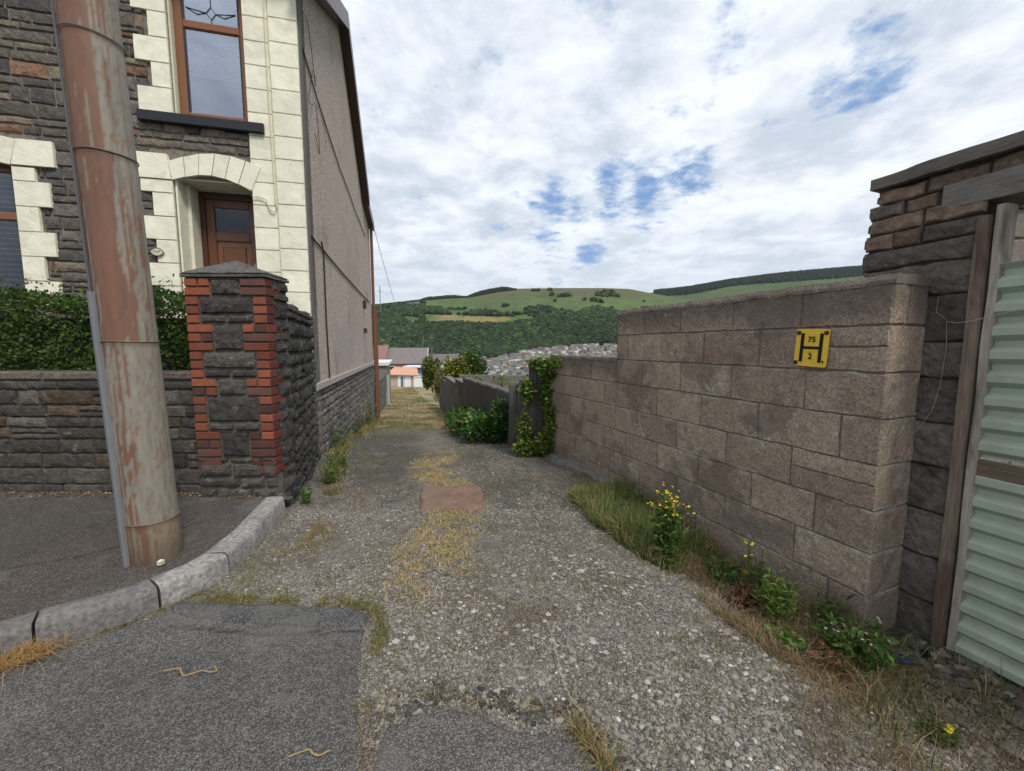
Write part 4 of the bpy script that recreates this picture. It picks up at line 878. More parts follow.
for k in range(10): block(a, GP, -.9, -.5, -1.6 + k * .23, -1.37 + k * .23, depth=.03, bulge=.01, cell=.04, rough=.006, c=dkc(r), cfun=dkfun, seed=k + 33, edge=.018)
a.box((-.9, -1.6, -.3), (-.5, .68, -.018), (.06, .05, .045), GP); a.build('far_jamb', M['stone'], pil)

gate = thing('corrugated_gate', tuple(WO + WD * .95 + WN * OFF + np.array([0, 0, -1.45])), 'pale green corrugated steel gate in a weathered timber frame', 'gate')
GT = Frame(WO + WN * (OFF - .02), WD, WN)
def post(name, u0, u1, h0, h1, v0, v1, c, seed, lean=0.):
    a = Acc(); zs = np.arange(v0, v1 + .02, .05); V = []; e = .006; C = []
    for z in zs:
        k = (z - v0) / (v1 - v0); q = np.array([[z * 1.3, seed, 0], [z * 1.3, seed + 5., 0]]); n = vn(q, 3, seed) - .5; du = lean * k + .006 * n[0]; 
        for (u, h) in ((u0, h0), (u0, (h0 + h1) / 2), (u0 + e, h1 - .0), ((u0 + u1) / 2, h1 - .004 * n[1]), (u1 - e, h1), (u1, (h0 + h1) / 2), (u1, h0)): V.append(GT(np.array([u + du]), np.array([z]), np.array([h + .006 * n[1]]))[0])
    m = 7; F = [(i * m + k, i * m + (k + 1) % m, (i + 1) * m + (k + 1) % m, (i + 1) * m + k) for i in range(len(zs) - 1) for k in range(m)]; V = np.array(V)
    cc = np.array(c) * (.7 + .6 * fbm(V * [4, 4, 1], 5, 3, seed)[:, None]); s_ = sst(fbm(V * [3, 3, .8], 5, 3, seed + 5), .55, .62)[:, None] * .6; cc = cc * (1 - s_) + np.array([.06, .03, .02]) * s_
    a.add(V, [np.array(F)], cc); a.add(np.vstack([V[-m:], V[-m:].mean(0)]), [np.array([[k, (k + 1) % m, m] for k in range(m)])], cc[-1]); return a.build(name, M['wood'], gate)
post('timber_post', .968, 1.02, -.05, .045, -1.55, .63, (.21, .165, .125), 3); post('timber_post', .925, .966, -.07, .025, -1.56, .655, (.36, .32, .27), 8)
post('timber_post', -.45, -.37, -.06, .02, -1.5, .5, (.2, .16, .12), 12)
def corr(v0, v1, seed):
    pitch = .108; prof = [(0, 0), (.012, .0), (.038, .034), (.070, .034), (.096, .0)]; vs_ = []; hs = []; v = v0
    while v < v1:
        for (dv, h) in prof:
            if v + dv <= v1: vs_.append(v + dv); hs.append(h)
        v += pitch
    U = np.linspace(-.42, .93, 40); UU, VV = np.meshgrid(U, vs_, indexing='ij'); H = np.tile(hs, (len(U), 1)) - .012 + .010 * (fbm(np.stack([UU, VV], -1), 2.5, 3, seed) - .5)
    VV = VV + .012 * (fbm(np.stack([UU, 0 * UU], -1), 1.7, 2, seed + 2) - .5)
    i_ = np.arange(UU.size).reshape(UU.shape); V = GT(UU, VV, H).reshape(-1, 3); F = np.stack([i_[:-1, :-1], i_[1:, :-1], i_[1:, 1:], i_[:-1, 1:]], -1).reshape(-1, 4)
    n = fbm(V, 3, 4, seed)[:, None]; st_ = fbm(V * [5, 5, .6], 5, 3, seed + 1)[:, None]; c = np.array([.37, .43, .335]) * (.80 + .25 * n + .15 * st_); d = sst(st_, .58, .7) * .3; c = c * (1 - d) + np.array([.22, .25, .16]) * d
    rs = sst(n, .66, .72) * .5; c = c * (1 - rs) + np.array([.16, .1, .05]) * rs
    o = mk('corrugated_sheet', V, F, M['green'], gate, c); md = o.modifiers.new('thickness', 'SOLIDIFY'); md.thickness = .0015; return o
corr(-.53, .38, 5); corr(-1.56, -.585, 11)
a = Acc(); beam(a, -.42, .94, -.625, -.545, -.05, .012, (.17, .13, .095), 9, .01, GT); a.build('timber_rail', M['beam'], gate); a = Acc(); beam(a, -.42, .94, .28, .36, -.09, -.03, (.17, .13, .095), 10, .01, GT); a.build('timber_rail', M['beam'], gate)

a = Acc(); OB = Frame((3.72, 3.3, 0), (1, -.06, 0), (0, -1, 0)); r = random.Random(4)
for k in range(11):
    for i in range(6):
        u0 = i * .45 - (.22 if k % 2 else 0); block(a, OB, max(u0, 0), u0 + .45, -1.5 + k * .235, -1.265 + k * .235, depth=.02, bulge=.004, cell=.05, c=(.25, .23, .21), seed=k * 6 + i)
a.box((0, -1.5, -.2), (2.5, 1.085, -.012), (.2, .185, .17), OB); a.box((-.02, 1.087, -.25), (2.5, 1.13, .03), (.28, .26, .24), OB)
tag(a.build('outbuilding_wall', M['block']), 'grey block wall just visible over the top of the green gate', 'wall')
a = Acc(); wp = [(1.12, .245, .02), (1.118, .17, .03), (1.085, .13, .012), (1.075, 0, .012), (1.08, -.2, .02), (1.09, -.33, .05), (1.14, -.45, .07)]
a.tube([GP(np.array([u]), np.array([v]), np.array([h]))[0] for u, v, h in wp], .0014, 6, (.26, .23, .19), cap=False)
a.tube([GP(np.array([u]), np.array([v]), np.array([h]))[0] for u, v, h in ((1.08, .12, .02), (1.03, .11, .05), (.97, .12, .055), (.8, .17, .05), (.5, .26, .05), (.1, .3, .05))], .0018, 6, (.36, .33, .28), cap=False)
tag(a.build('loose_wire', M['gen']), 'thin pale wire hanging down the dark pillar and across the gate post', 'wire')

# ------------------------------------------------------------------ beyond the block wall: rendered pillars, stepped lane wall
r = random.Random(2)
def rough_box(a, fr, u0, u1, v0, v1, h0, h1, c, seed, cell=.06, amp=.006):
    for (O_, uu, fr_) in ((0, (u0, u1), Frame(fr(np.array([0.]), np.array([0.]), np.array([h1]))[0], fr.U, fr.N)),): block(a, fr_, u0, u1, v0, v1, depth=abs(h1 - h0) * .5, bulge=.004, cell=cell, rough=amp, c=c, seed=seed, gap=0, wob=.003, edge=.02, cfun=lambda P, cc: cc * (.45 + .7 * fbm(P * [1, 1, .4], 7, 4, 3)[:, None] + .4 * fbm(P, 24, 2, 9)[:, None]))
    a.box((u0 + .004, v0, h0), (u1 - .004, v1 - .004, h1 - .012), tuple(np.array(c) * .9), fr)
class FrameO:
    def __init__(s, O, U, N): s.O, s.U, s.N = (np.asarray(q, float) for q in (O, U, N)); s.f = Frame(O, U, N)
    def __call__(s, u, v, h): return s.f(u, v, h)
NW0 = np.array([-.045, 6.3, 0.]); NW1 = np.array([-3.2, 17.6, 0.]); nl = float(np.linalg.norm(NW1 - NW0)); NU = (NW1 - NW0) / nl; NN = np.array([-NU[1], NU[0], 0]); NWF = FrameO(NW0, NU, NN)
lw = thing('lane_wall', (NW0[0], NW0[1], -1.6), 'dark rendered lane wall stepping down the hill beyond the ivy', 'wall')
for (y0, y1, t0, t1) in ((6.3, 11.0, -.74, -.88), (11.0, 12.6, -1.02, -1.02), (12.6, 15.4, -1.17, -1.17), (15.4, 17.6, -1.36, -1.36)):
    k = nl / (17.6 - 6.3); a = Acc(); n = max(1, int((y1 - y0) / .9)); e = np.linspace(y0, y1, n + 1)
    for i in range(n):
        zt_ = t0 + (t1 - t0) * i / n; rough_box(a, NWF, (e[i] - 6.3) * k, (e[i + 1] - 6.3) * k, -3.2, zt_, -.2, 0, (.115, .11, .10), int(y0 * 9 + i))
    a.box(((y0 - 6.3) * k, t0 - .02, -.22), ((y1 - 6.3) * k, t0 + .012, .015), (.15, .142, .125), NWF) if t0 == t1 else None
    a.build('wall_panel', M['block'], lw)
PX_ = FrameO(np.array([0, 6.05, 0.]), np.array([1., 0, 0]), np.array([0, -1., 0]))
a = Acc(); rough_box(a, PX_, -.05, .10, -1.8, -.56, -.16, 0, (.12, .115, .105), 4); rough_box(a, FrameO(np.array([0, 5.95, 0.]), np.array([1., -.15, 0]), np.array([-.15, -1., 0])), .10, .36, -1.8, -.50, -.14, 0, (.10, .095, .088), 6)
a.build('end_post', M['block'], lw)
ip = thing('ivy_pillar', (.36, 5.6, -1.55), 'dark rendered pillar overgrown with ivy between the block wall and the lane wall', 'pillar')
a = Acc(); PX2 = FrameO(np.array([0, 5.55, 0.]), np.array([1., -.1, 0]), np.array([-.1, -1., 0])); rough_box(a, PX2, .23, .44, -1.8, -.27, -.25, 0, (.085, .080, .074), 8); a.prism([(.23, -.272), (.44, -.272), (.40, -.20), (.30, -.17)], -.24, -.01, PX2, (.09, .085, .08))
rough_box(a, PX2, .44, .58, -1.8, -.42, -.18, -.05, (.09, .085, .08), 9); a.build('render', M['block'], ip)

def ivy(name, regions, n, size, label, seed, base, mat='leaf', alt=(.24, .28, .05), altp=.28, c=(.085, .145, .028)):
    t = thing(name, base, label, 'ivy' if 'ivy' in name else 'shrub'); g = np.random.default_rng(seed); Ps = []
    w_ = np.array([q[6] for q in regions], float); w_ /= w_.sum()
    for q, k in zip(regions, (w_ * n).astype(int)):
        cx, cy, cz, rx, ry, rz_, _ = q; d = g.normal(size=(k, 3)); d /= np.linalg.norm(d, axis=1)[:, None]; rr = g.random((k, 1)) ** .45; Ps.append(np.array([cx, cy, cz]) + d * rr * np.array([rx, ry, rz_]) * (.75 + .5 * fbm(d * 1.0 + cx, 2.5, 3, seed)[:, None]))
    Ps = np.vstack(Ps); a = Acc(); cl = gcol(len(Ps), c, .3, seed, alt, altp) * (.65 + .7 * fbm(Ps, 7, 3, 3)[:, None]); leaves(a, Ps, size, cl, 1.25, seed=seed, up=.1); a.build('foliage', M['leaf'], t)
    a = Acc()
    for q in regions: a.tube([(q[0] + .1 * (g.random() - .5), q[1] + q[4] * .3, base[2]), (q[0], q[1] + q[4] * .4, q[2])], [.012, .006], 6, (.06, .045, .03))
    a.build('stem', M['gen'], t); return t
ivy('ivy', [(.545, 5.36, -.33, .17, .16, .16, 3), (.50, 5.42, -.62, .10, .12, .3, 2), (.20, 5.45, -.62, .10, .10, .22, 1.6), (.34, 5.42, -.24, .13, .1, .08, 1), (.17, 5.42, -1.15, .12, .07, .3, 1.3), (.22, 5.40, -1.42, .20, .08, .14, 1.6), (.46, 5.32, -1.36, .15, .09, .2, 1.8), (.50, 5.25, -.95, .07, .08, .3, 1.2), (.62, 5.25, -.24, .10, .2, .07, 1)], 3000, .058, 'bright green ivy climbing the pillar at the end of the block wall', 3, (.38, 5.3, -1.56))
ivy('bramble', [(-.42, 6.6, -1.38, .42, .35, .28, 3), (-.16, 6.5, -1.15, .2, .3, .3, 2), (-1.0, 8.3, -1.6, .40, .7, .28, 3), (-1.3, 9.6, -1.72, .38, .7, .25, 2), (-.72, 7.4, -1.45, .42, .5, .26, 3)], 4200, .075, 'low green bramble spreading along the foot of the lane wall', 9, (-.6, 7.2, -1.75), altp=.06, c=(.050, .115, .028))

# bushes down the lane
def bush(name, x, y, z, rx, rz_, n, size, label, c, seed, alt=(.30, .30, .05), altp=.1, group=None, trunk=False):
    t = thing(name, (x, y, z), label, 'bush' if not trunk else 'tree', group); g = np.random.default_rng(seed); Ps = []; a = Acc()
    for i in range(9):
        cx, cy, cz = x + g.uniform(-.6, .6) * rx, y + g.uniform(-.5, .5) * rx, z + rz_ * g.uniform(.35, .85); k = n // 9; d = g.normal(size=(k, 3)); d /= np.linalg.norm(d, axis=1)[:, None]; Ps.append(np.array([cx, cy, cz]) + d * (g.random((k, 1)) ** .4) * np.array([rx * .5, rx * .5, rz_ * .42]))
        a.tube([(x, y, z - .1), ((x + cx) / 2 + .1, (y + cy) / 2, (z + cz) / 2), (cx, cy, cz)], [.05, .03, .012], 6, (.07, .055, .04))
    a.build('trunk' if trunk else 'stem', M['gen'], t); Ps = np.vstack(Ps); a = Acc(); cl = gcol(len(Ps), c, .3, seed, alt, altp) * (.6 + .8 * fbm(Ps, 2.2, 3, 3)[:, None]); leaves(a, Ps, size, cl, 1.4, seed=seed, up=.2); a.build('crown' if trunk else 'foliage', M['leaf'], t)
bush('bush', -5.0, 25, -2.75, .62, 1.7, 5000, .14, 'round yellow green bush at the end of the stepped lane wall', (.095, .13, .03), 1)
bush('bush', -2.45, 16.6, -2.4, .62, 1.72, 4500, .11, 'bush with yellow flower heads leaning over the stepped lane wall', (.085, .125, .028), 2, (.55, .45, .05), .22)
bush('small_tree', -2.3, 25, -3.9, 1.05, 3.1, 5000, .18, 'dark green rounded tree behind the stepped lane wall', (.045, .085, .02), 3, (.1, .15, .03), .1, trunk=True)
bush('bush', -.75, 11.5, -2.3, .8, 1.25, 3000, .10, 'pale grassy bush just behind the near end of the stepped lane wall', (.12, .14, .05), 4)
bush('bush', -3.55, 19.5, -2.75, .4, 1.45, 2500, .10, 'straw coloured scrub beside the end of the stepped lane wall', (.22, .20, .09), 14, (.3, .25, .12), .3)
a = Acc(); GWF = FrameO(np.array([-1.9, 14.2, 0.]), np.array([1., -.1, 0]), np.array([0, -1., 0])); rough_box(a, GWF, 0, 3.6, -3, -1.02, -.2, 0, (.17, .165, .15), 5, cell=.12)
tag(a.build('garden_wall', M['block']), 'weathered grey garden wall seen across the top of the lane wall', 'wall')

# garage, sheds and houses down the hill
def gable_house(name, x, y, zg, w_, d, h, rh, yaw, wallc, roofc, label, cat='house', group=None, win=2, chim=True, door=True, trim=None):
    t = thing(name, (x, y, zg), label, cat, group); c, s = math.cos(yaw), math.sin(yaw); U = np.array([c, s, 0]); Nn = np.array([s, -c, 0]); fr = Frame((x, y, zg), U, Nn)
    a = Acc(); a.box((-w_ / 2, -1, -d / 2), (w_ / 2, h, d / 2), wallc, fr)
    for sg in (-1, 1):
        V = fr(np.array([sg * w_ / 2] * 3 + [sg * (w_ / 2 - .2)] * 3), np.array([h, h, h + rh - .05] * 2), np.array([-d / 2, d / 2, 0] * 2)); a.add(V, [np.array([[0, 1, 2], [5, 4, 3]])], wallc)
    a.build('wall', M['gen'], t); a = Acc(); o = .25
    for sg in (-1, 1):
        V = fr(np.array([-w_ / 2 - o, w_ / 2 + o, w_ / 2 + o, -w_ / 2 - o] * 2), np.array([h - .12, h - .12, h + rh, h + rh] + [h, h, h + rh + .12, h + rh + .12]), np.array([sg * (d / 2 + o)] * 2 + [0] * 2 + [sg * (d / 2 + o)] * 2 + [0] * 2))
        a.add(V, [np.array([(0, 1, 2, 3), (7, 6, 5, 4), (0, 4, 5, 1), (1, 5, 6, 2), (2, 6, 7, 3), (3, 7, 4, 0)])], roofc)
    rf = a.build('roof', M['slate'], t)
    if trim is not None:
        a = Acc(); V = fr(np.array([w_ / 2 + o + .01] * 4 + [w_ / 2 + o + .08] * 4), np.array([h - .2, h + .05, h + rh + .17, h + rh - .08] * 2), np.array([d / 2 + o, d / 2 + o, 0, 0] * 2)); a.add(V, [np.array([(0, 1, 2, 3), (7, 6, 5, 4), (0, 4, 5, 1), (1, 5, 6, 2), (2, 6, 7, 3), (3, 7, 4, 0)])], trim); a.build('verge_trim', M['gen'], t)
    if chim: a = Acc(); a.box((-w_ / 2 + .1, h + rh - .5, -.35), (-w_ / 2 + .9, h + rh + .75, .35), (.30, .14, .08), fr); a.build('chimney', M['gen'], rf)
    for i in range(win):
        u = -w_ / 2 + w_ * (i + .5) / win; fm = Acc(); fm.box((u - .6, h - 1.7, d / 2 + .0), (u + .6, h - .5, d / 2 + .04), (.7, .7, .7), fr); f = fm.build('window', M['gen'], t); gl = Acc(); gl.box((u - .52, h - 1.62, d / 2 + .04), (u + .52, h - .58, d / 2 + .05), (.05, .07, .1), fr); gl.build('pane', M['black'], f)
    return t, fr
gable_house('house', -20.6, 77.5, -8.2, 8.2, 7.5, 5.0, 2.75, .12, (.36, .22, .17), (.17, .15, .145), 'brick house down the hill with a grey brown roof and white right verge', trim=(.7, .7, .68))
gable_house('house', -14.4, 80, -8.6, 6.6, 7.5, 5.2, 1.7, .12, (.38, .34, .3), (.135, .12, .118), 'dark roofed house down the hill, right of the white lean-to', trim=(.6, .6, .58))
gable_house('house', -26.6, 76, -8.2, 6.0, 7.5, 5.6, 2.6, .12, (.5, .47, .42), (.22, .13, .105), 'reddish roofed house down the hill tight against the gable corner', trim=None)
gable_house('house', -8.9, 84, -10, 6.4, 7.5, 6.0, 1.75, .12, (.4, .38, .34), (.12, .115, .115), 'slate roofed house down the hill behind the utility pole', chim=False)
gar = thing('garage', (-7.1, 21.5, -3.2), 'small pale rendered garage at the left of the lane with a flat roof', 'garage')
gf = Frame((-6.15, 19.6, 0), (-.25, .968, 0), (.968, .25, 0)); a = Acc(); a.box((0, -4.5, -3), (4.2, -.95, 0), (.34, .335, .31), gf); a.build('wall', M['dash'], gar); a = Acc(); a.box((-.12, -.95, -3.1), (4.3, -.80, .12), (.62, .62, .6), gf, bev=.02); a.build('roof', M['gen'], gar)
a = Acc(); a.box((.4, -3.1, -.02), (1.6, -1.5, .03), (.45, .46, .46), gf, bev=.005); a.build('door', M['gen'], gar)
a = Acc(); gf2 = Frame((-4.95, 14.6, 0), (-.245, .97, 0), (.97, .245, 0)); 
for i, (p, q, v, vv) in enumerate(coursed(-1.4, 5, -3.4, -1.35, (.12, .2), (.2, .5), (), 8)):
    f = r.uniform(.6, 1.1); block(a, gf2, p, q, v, vv, depth=.03, bulge=.02, cell=.09, rough=.006, c=(.13 * f, .125 * f, .11 * f), seed=i, edge=.02)
a.box((-1.4, -3.4, -.3), (5, -1.37, -.02), (.1, .09, .08), gf2); tag(a.build('yard_wall', M['stone']), 'low old stone wall beyond the house gable on the left of the lane', 'wall')
sh = thing('shed', (-17, 63, -6.4), 'small shed with a pinkish low roof and white doors at the bottom of the lane', 'shed')
sf = Frame((-19.3, 62, -6.45), (1, .0, 0), (0, -1, 0)); a = Acc(); a.box((0, -.4, -3), (4.6, 1.95, 0), (.42, .36, .30), sf); a.build('wall', M['gen'], sh)
a = Acc(); V = sf(np.array([-.3, 4.9, 3.8, .2] * 2), np.array([2.0, 1.85, 2.75, 2.95, 2.12, 1.97, 2.87, 3.07]), np.array([.4, .4, -3.2, -3.2] * 2)); a.add(V, [np.array([(0, 1, 2, 3), (7, 6, 5, 4), (0, 4, 5, 1), (1, 5, 6, 2), (2, 6, 7, 3), (3, 7, 4, 0)])], (.52, .29, .20)); a.build('roof', M['gen'], sh)
for u in (1.55, 2.6): a = Acc(); a.box((u, .0, 0), (u + .95, 1.8, .05), (.75, .76, .78), sf, bev=.01); a.build('door', M['gen'], sh)
a = Acc(); a.box((2.0, .15, .051), (2.4, 1.7, .06), (.12, .16, .2), sf); a.build('window', M['gen'], sh)
cs = thing('lean_to', (-15, 66, -6.8), 'white framed lean-to with blue tinted windows behind the pink roofed shed', 'lean-to')
cf_ = Frame((-17.6, 66, -6.8), (1, .05, 0), (0, -1, 0)); a = Acc(); a.box((0, -1, -3), (5.6, 2.5, 0), (.40, .33, .29), cf_); a.box((3.4, 1.5, 0.01), (5.6, 1.8, .1), (.5, .48, .42), cf_); a.build('wall', M['gen'], cs)
a = Acc(); a.box((-.3, 3.25, -3.2), (5.8, 3.5, .3), (.72, .73, .75), cf_); a.build('roof', M['gen'], cs)
for u in (0, 1.8, 3.4, 4.4, 5.4): a = Acc(); a.box((u, 1.5, .0), (u + .16, 3.3, .08), (.75, .76, .78), cf_); a.build('post', M['gen'], cs)
a = Acc(); a.box((.1, 2.0, -.1), (5.5, 3.25, .03), (.10, .14, .2), cf_); a.build('glazing', M['gen'], cs)
for (lx, ly) in ((-14.1, 60),):
    b_ = thing('storage_bin', (lx, ly, -6.2), 'white box standing beside the pink roofed shed', 'bin'); a = Acc(); a.box((lx - .6, ly - .4, -6.3), (lx + .6, ly + .4, -4.75), (.72, .73, .74), bev=.05); a.build('body', M['gen'], b_); a = Acc(); a.box((lx - .66, ly - .46, -4.74), (lx + .66, ly + .46, -4.6), (.55, .56, .56), bev=.03); a.build('lid', M['gen'], b_)
tp = thing('telegraph_pole', (-9.0, 45, -5.2), 'slim wooden telegraph pole standing beyond the lane bushes', 'pole')
a = Acc(); a.tube([(-9.0, 45, -5.6), (-9.02, 45, 1.3)], [.14, .09], 8, (.12, .10, .085)); a.build('shaft', M['gen'], tp); a = Acc(); a.box((-9.3, 44.9, .85), (-8.75, 45.1, .98), (.14, .12, .1)); a.build('crossarm', M['gen'], tp); a = Acc(); a.box((-9.15, 44.75, .2), (-8.88, 44.9, .65), (.06, .06, .06)); a.build('step_box', M['gen'], tp)

# ------------------------------------------------------------------ the valley side: hills, woods, town
def el(x, y):                      # tangent of elevation and of azimuth of a skyline point
    a_ = (x - 512) / 400; b = -(y - 385.5) / 400; f = math.cos(TH) + b * math.sin(TH); u = b * math.cos(TH) - math.sin(TH); return a_ / f, u / f
def ridge(pts): q = sorted(el(*p) for p in pts); return np.array([p[0] for p in q]), np.array([p[1] for p in q])
R1 = ridge([(-900, 285), (0, 290), (250, 300), (372, 305), (400, 302), (420, 300), (445, 298), (468, 297), (500, 290.5), (520, 288.5), (560, 288), (605, 288), (630, 289), (650, 293), (680, 298), (720, 304), (800, 312), (1000, 322), (2200, 330)])
R2 = ridge([(200, 330), (500, 320), (600, 300), (655, 292), (690, 288.5), (730, 281), (770, 276), (810, 272), (863, 268), (930, 262), (1000, 258), (1300, 262), (2200, 280)])
R3 = ridge([(-900, 300), (250, 303), (372, 303.5), (395, 303), (415, 305), (500, 320), (2200, 330)])
FOOT, D1 = 780., 2300.
def hill1(X, Y):
    D = Y; t = X / np.maximum(Y, 1); crest = np.interp(t, *R1) * D1 
    k = np.clip((D - 1180) / (D1 - 1180), 0, 1.0); zf = np.interp(D, [700, 800, 1180], [-66, -60, -4])
    lean_ = sst(t, .12, -.30) * 25
    prof = 1.28 * k - .28 * k ** 2.6
    z = np.where(D < 1180, zf - lean_ * sst(D, 700, 1180), -4 - lean_ * (1 - k) + (crest + 4) * prof)
    z = np.where(D > D1, crest - (D - D1) * .12, z)
    P = np.stack([X, Y], -1); amp = np.clip(k * (1 - k) * 4, 0, 1)
    return z + amp * 46 * (fbm(P, .0016, 4, 7) - .5) + amp * 9 * (fbm(P, .009, 3, 9) - .5)
def hillgrid(name, f, y0, y1, ny, t0, t1, nt, colf):
    Yv = np.linspace(y0, y1, ny); T = np.linspace(t0, t1, nt); YY_, TT = np.meshgrid(Yv, T, indexing='ij'); X = TT * YY_; Z = f(X, YY_); i_ = np.arange(X.size).reshape(X.shape); V = np.stack([X, YY_, Z], -1).reshape(-1, 3)
    return tag(mk(name, V, np.stack([i_[:-1, :-1], i_[:-1, 1:], i_[1:, 1:], i_[1:, :-1]], -1).reshape(-1, 4), M['hill'], colr=colf(X, YY_, Z).reshape(-1, 3), smooth=True), kind='structure')
M['hill'] = pmat('hill_grass', nscale=.03, namt=.30, bscale=.05, bump=.4, bdist=3)
def hcol(X, Y, Z):
    P = np.stack([X, Y], -1); n = fbm(P, .004, 4, 51)[..., None]; n2 = fbm(P, .02, 4, 52)[..., None]; el_ = (Z / Y)[..., None]
    c = np.array([.066, .104, .026]) * (.36 + .6 * n + .6 * n2); br = sst(el_, .105, .136) * sst(n, .30, .55) * .8; c = c * (1 - br) + np.array([.085, .066, .034]) * br
    m = sst(n2, .58, .66) * .5; c = c * (1 - m) + np.array([.03, .05, .018]) * m
    px = 512 + 402 * X / Y; py = 346 - 402 * Z / Y
    g_ = (sst(abs(px - 470 + 8 * np.sin(py)), 46, 28) * sst(abs(py - 320 - .04 * (px - 460)), 5.5, 3.0))[..., None] * sst(n2, .3, .45); c = c * (1 - g_) + np.array([.20, .16, .065]) * g_
    return c
hillgrid('hillside', hill1, 700, 2700, 170, -1.6, 1.9, 420, hcol)
def hill2(X, Y):
    t = X / np.maximum(Y, 1); crest = np.interp(t, *R2) * 3300; k = np.clip((Y - 1500) / 1800, 0, 1.2); z = -60 + (crest + 60) * (1.25 * k - .25 * k ** 3); z = np.where(k > 1, crest - (Y - 3300) * .1, z)
    P = np.stack([X, Y], -1); return z + np.clip(4 * k * (1 - k), 0, 1) * 50 * (fbm(P, .0014, 4, 17) - .5)
def hcol2(X, Y, Z):
    P = np.stack([X, Y], -1); n = fbm(P, .003, 4, 53)[..., None]; n2 = fbm(P, .015, 4, 54)[..., None]; br = sst(n, .45, .62) * .5; c = np.array([.050, .088, .022]) * (.40 + .6 * n + .5 * n2); return c * (1 - br) + np.array([.075, .068, .034]) * br
hillgrid('far_hill', hill2, 1500, 3700, 90, .0, 2.2, 260, hcol2)
def hill3(X, Y): t = X / np.maximum(Y, 1); crest = np.interp(t, *R3) * 5200; k = np.clip((Y - 3500) / 1700, 0, 1); return -60 + (crest + 60) * k - np.maximum(Y - 5200, 0) * .1
hillgrid('distant_hill', hill3, 3500, 5600, 30, -2.2, .6, 160, lambda X, Y, Z: np.ones(X.shape + (3,)) * np.array([.03, .05, .028]))
# woods: many small crowns, each a faceted lump on the slope, merged as one mass
ICO_V = []; ph = (1 + 5 ** .5) / 2
ICO_V = np.array([(-1, ph, 0), (1, ph, 0), (-1, -ph, 0), (1, -ph, 0), (0, -1, ph), (0, 1, ph), (0, -1, -ph), (0, 1, -ph), (ph, 0, -1), (ph, 0, 1), (-ph, 0, -1), (-ph, 0, 1)], float); ICO_V /= np.linalg.norm(ICO_V[0])
ICO_F = np.array([(0, 11, 5), (0, 5, 1), (0, 1, 7), (0, 7, 10), (0, 10, 11), (1, 5, 9), (5, 11, 4), (11, 10, 2), (10, 7, 6), (7, 1, 8), (3, 9, 4), (3, 4, 2), (3, 2, 6), (3, 6, 8), (3, 8, 9), (4, 9, 5), (2, 4, 11), (6, 2, 10), (8, 6, 7), (9, 8, 1)])
def lumps(P, R, cols, name, label, cat, mat, jit=.3, seed=0, sz=(1, 1, 1), smooth=False, kind='stuff'):
    g = np.random.default_rng(seed); n = len(P); V = ICO_V[None] * (1 + jit * g.uniform(-1, 1, (n, 12, 1))); an = g.uniform(0, 6.28, n); c, s = np.cos(an)[:, None], np.sin(an)[:, None]
    V = np.stack([V[..., 0] * c - V[..., 1] * s, V[..., 0] * s + V[..., 1] * c, V[..., 2]], -1) * np.asarray(R).reshape(n, -1)[:, None, :] * np.array(sz); V = V + P[:, None]
    F = (ICO_F[None] + np.arange(n)[:, None, None] * 12).reshape(-1, 3); return tag(mk(name, V.reshape(-1, 3), F, mat, colr=np.repeat(cols, 12, axis=0), smooth=smooth), label, cat, kind=kind)
M['far_leaf'] = pmat('far_foliage', nscale=.6, namt=.3, bump=0)
g = np.random.default_rng(3); n = 90000; Y = 820 * (2150 / 820) ** g.random(n); T = g.uniform(-.75, .62, n); X = T * Y; Z = hill1(X, Y); px = 512 + 402 * T; py = 346 - 402 * Z / Y
nn_ = fbm(np.stack([X, Y], -1), .004, 4, 80); nf = fbm(np.stack([X, Y], -1), .016, 3, 81)
topy = np.interp(px, [200, 380, 420, 470, 500, 540, 600, 640, 760], [303, 308, 306, 310, 311, 308, 310, 312, 316]) + (nn_ - .5) * 22
townline = np.interp(px, [200, 430, 445, 460, 500, 530, 560, 600, 700], [420, 420, 376, 366, 357, 351, 347, 344, 342])
inw = (py > topy) & (py < townline + 1) & ~((abs(px - 470) < 40 + 10 * nf) & (abs(py - 320 - .03 * (px - 460)) < 4.5)) & ((nf > .38) | (py > 325)) & ~((py < 322) & (nn_ < .46))
sc_ = ((py <= topy) & (nn_ + nf > 1.33)); capw = ((py < 300) & (px > 420) & (px < 470)) ; keep = inw | sc_
X, Y, Z, nn_, nf = X[keep], Y[keep], Z[keep], nn_[keep], nf[keep]; n = len(X); R = g.uniform(4.5, 11.0, n) * (.7 + .6 * nf)
cl = gcol(n, (.015, .034, .010), .38, 6, (.045, .072, .018), .14) * (.5 + .9 * nn_[:, None])
lumps(np.stack([X, Y, Z + R * .5], -1), np.stack([R, R, R * .95], -1), cl, 'woods', 'dense broadleaf woods covering the lower slopes across the valley', 'woods', M['far_leaf'], seed=2)
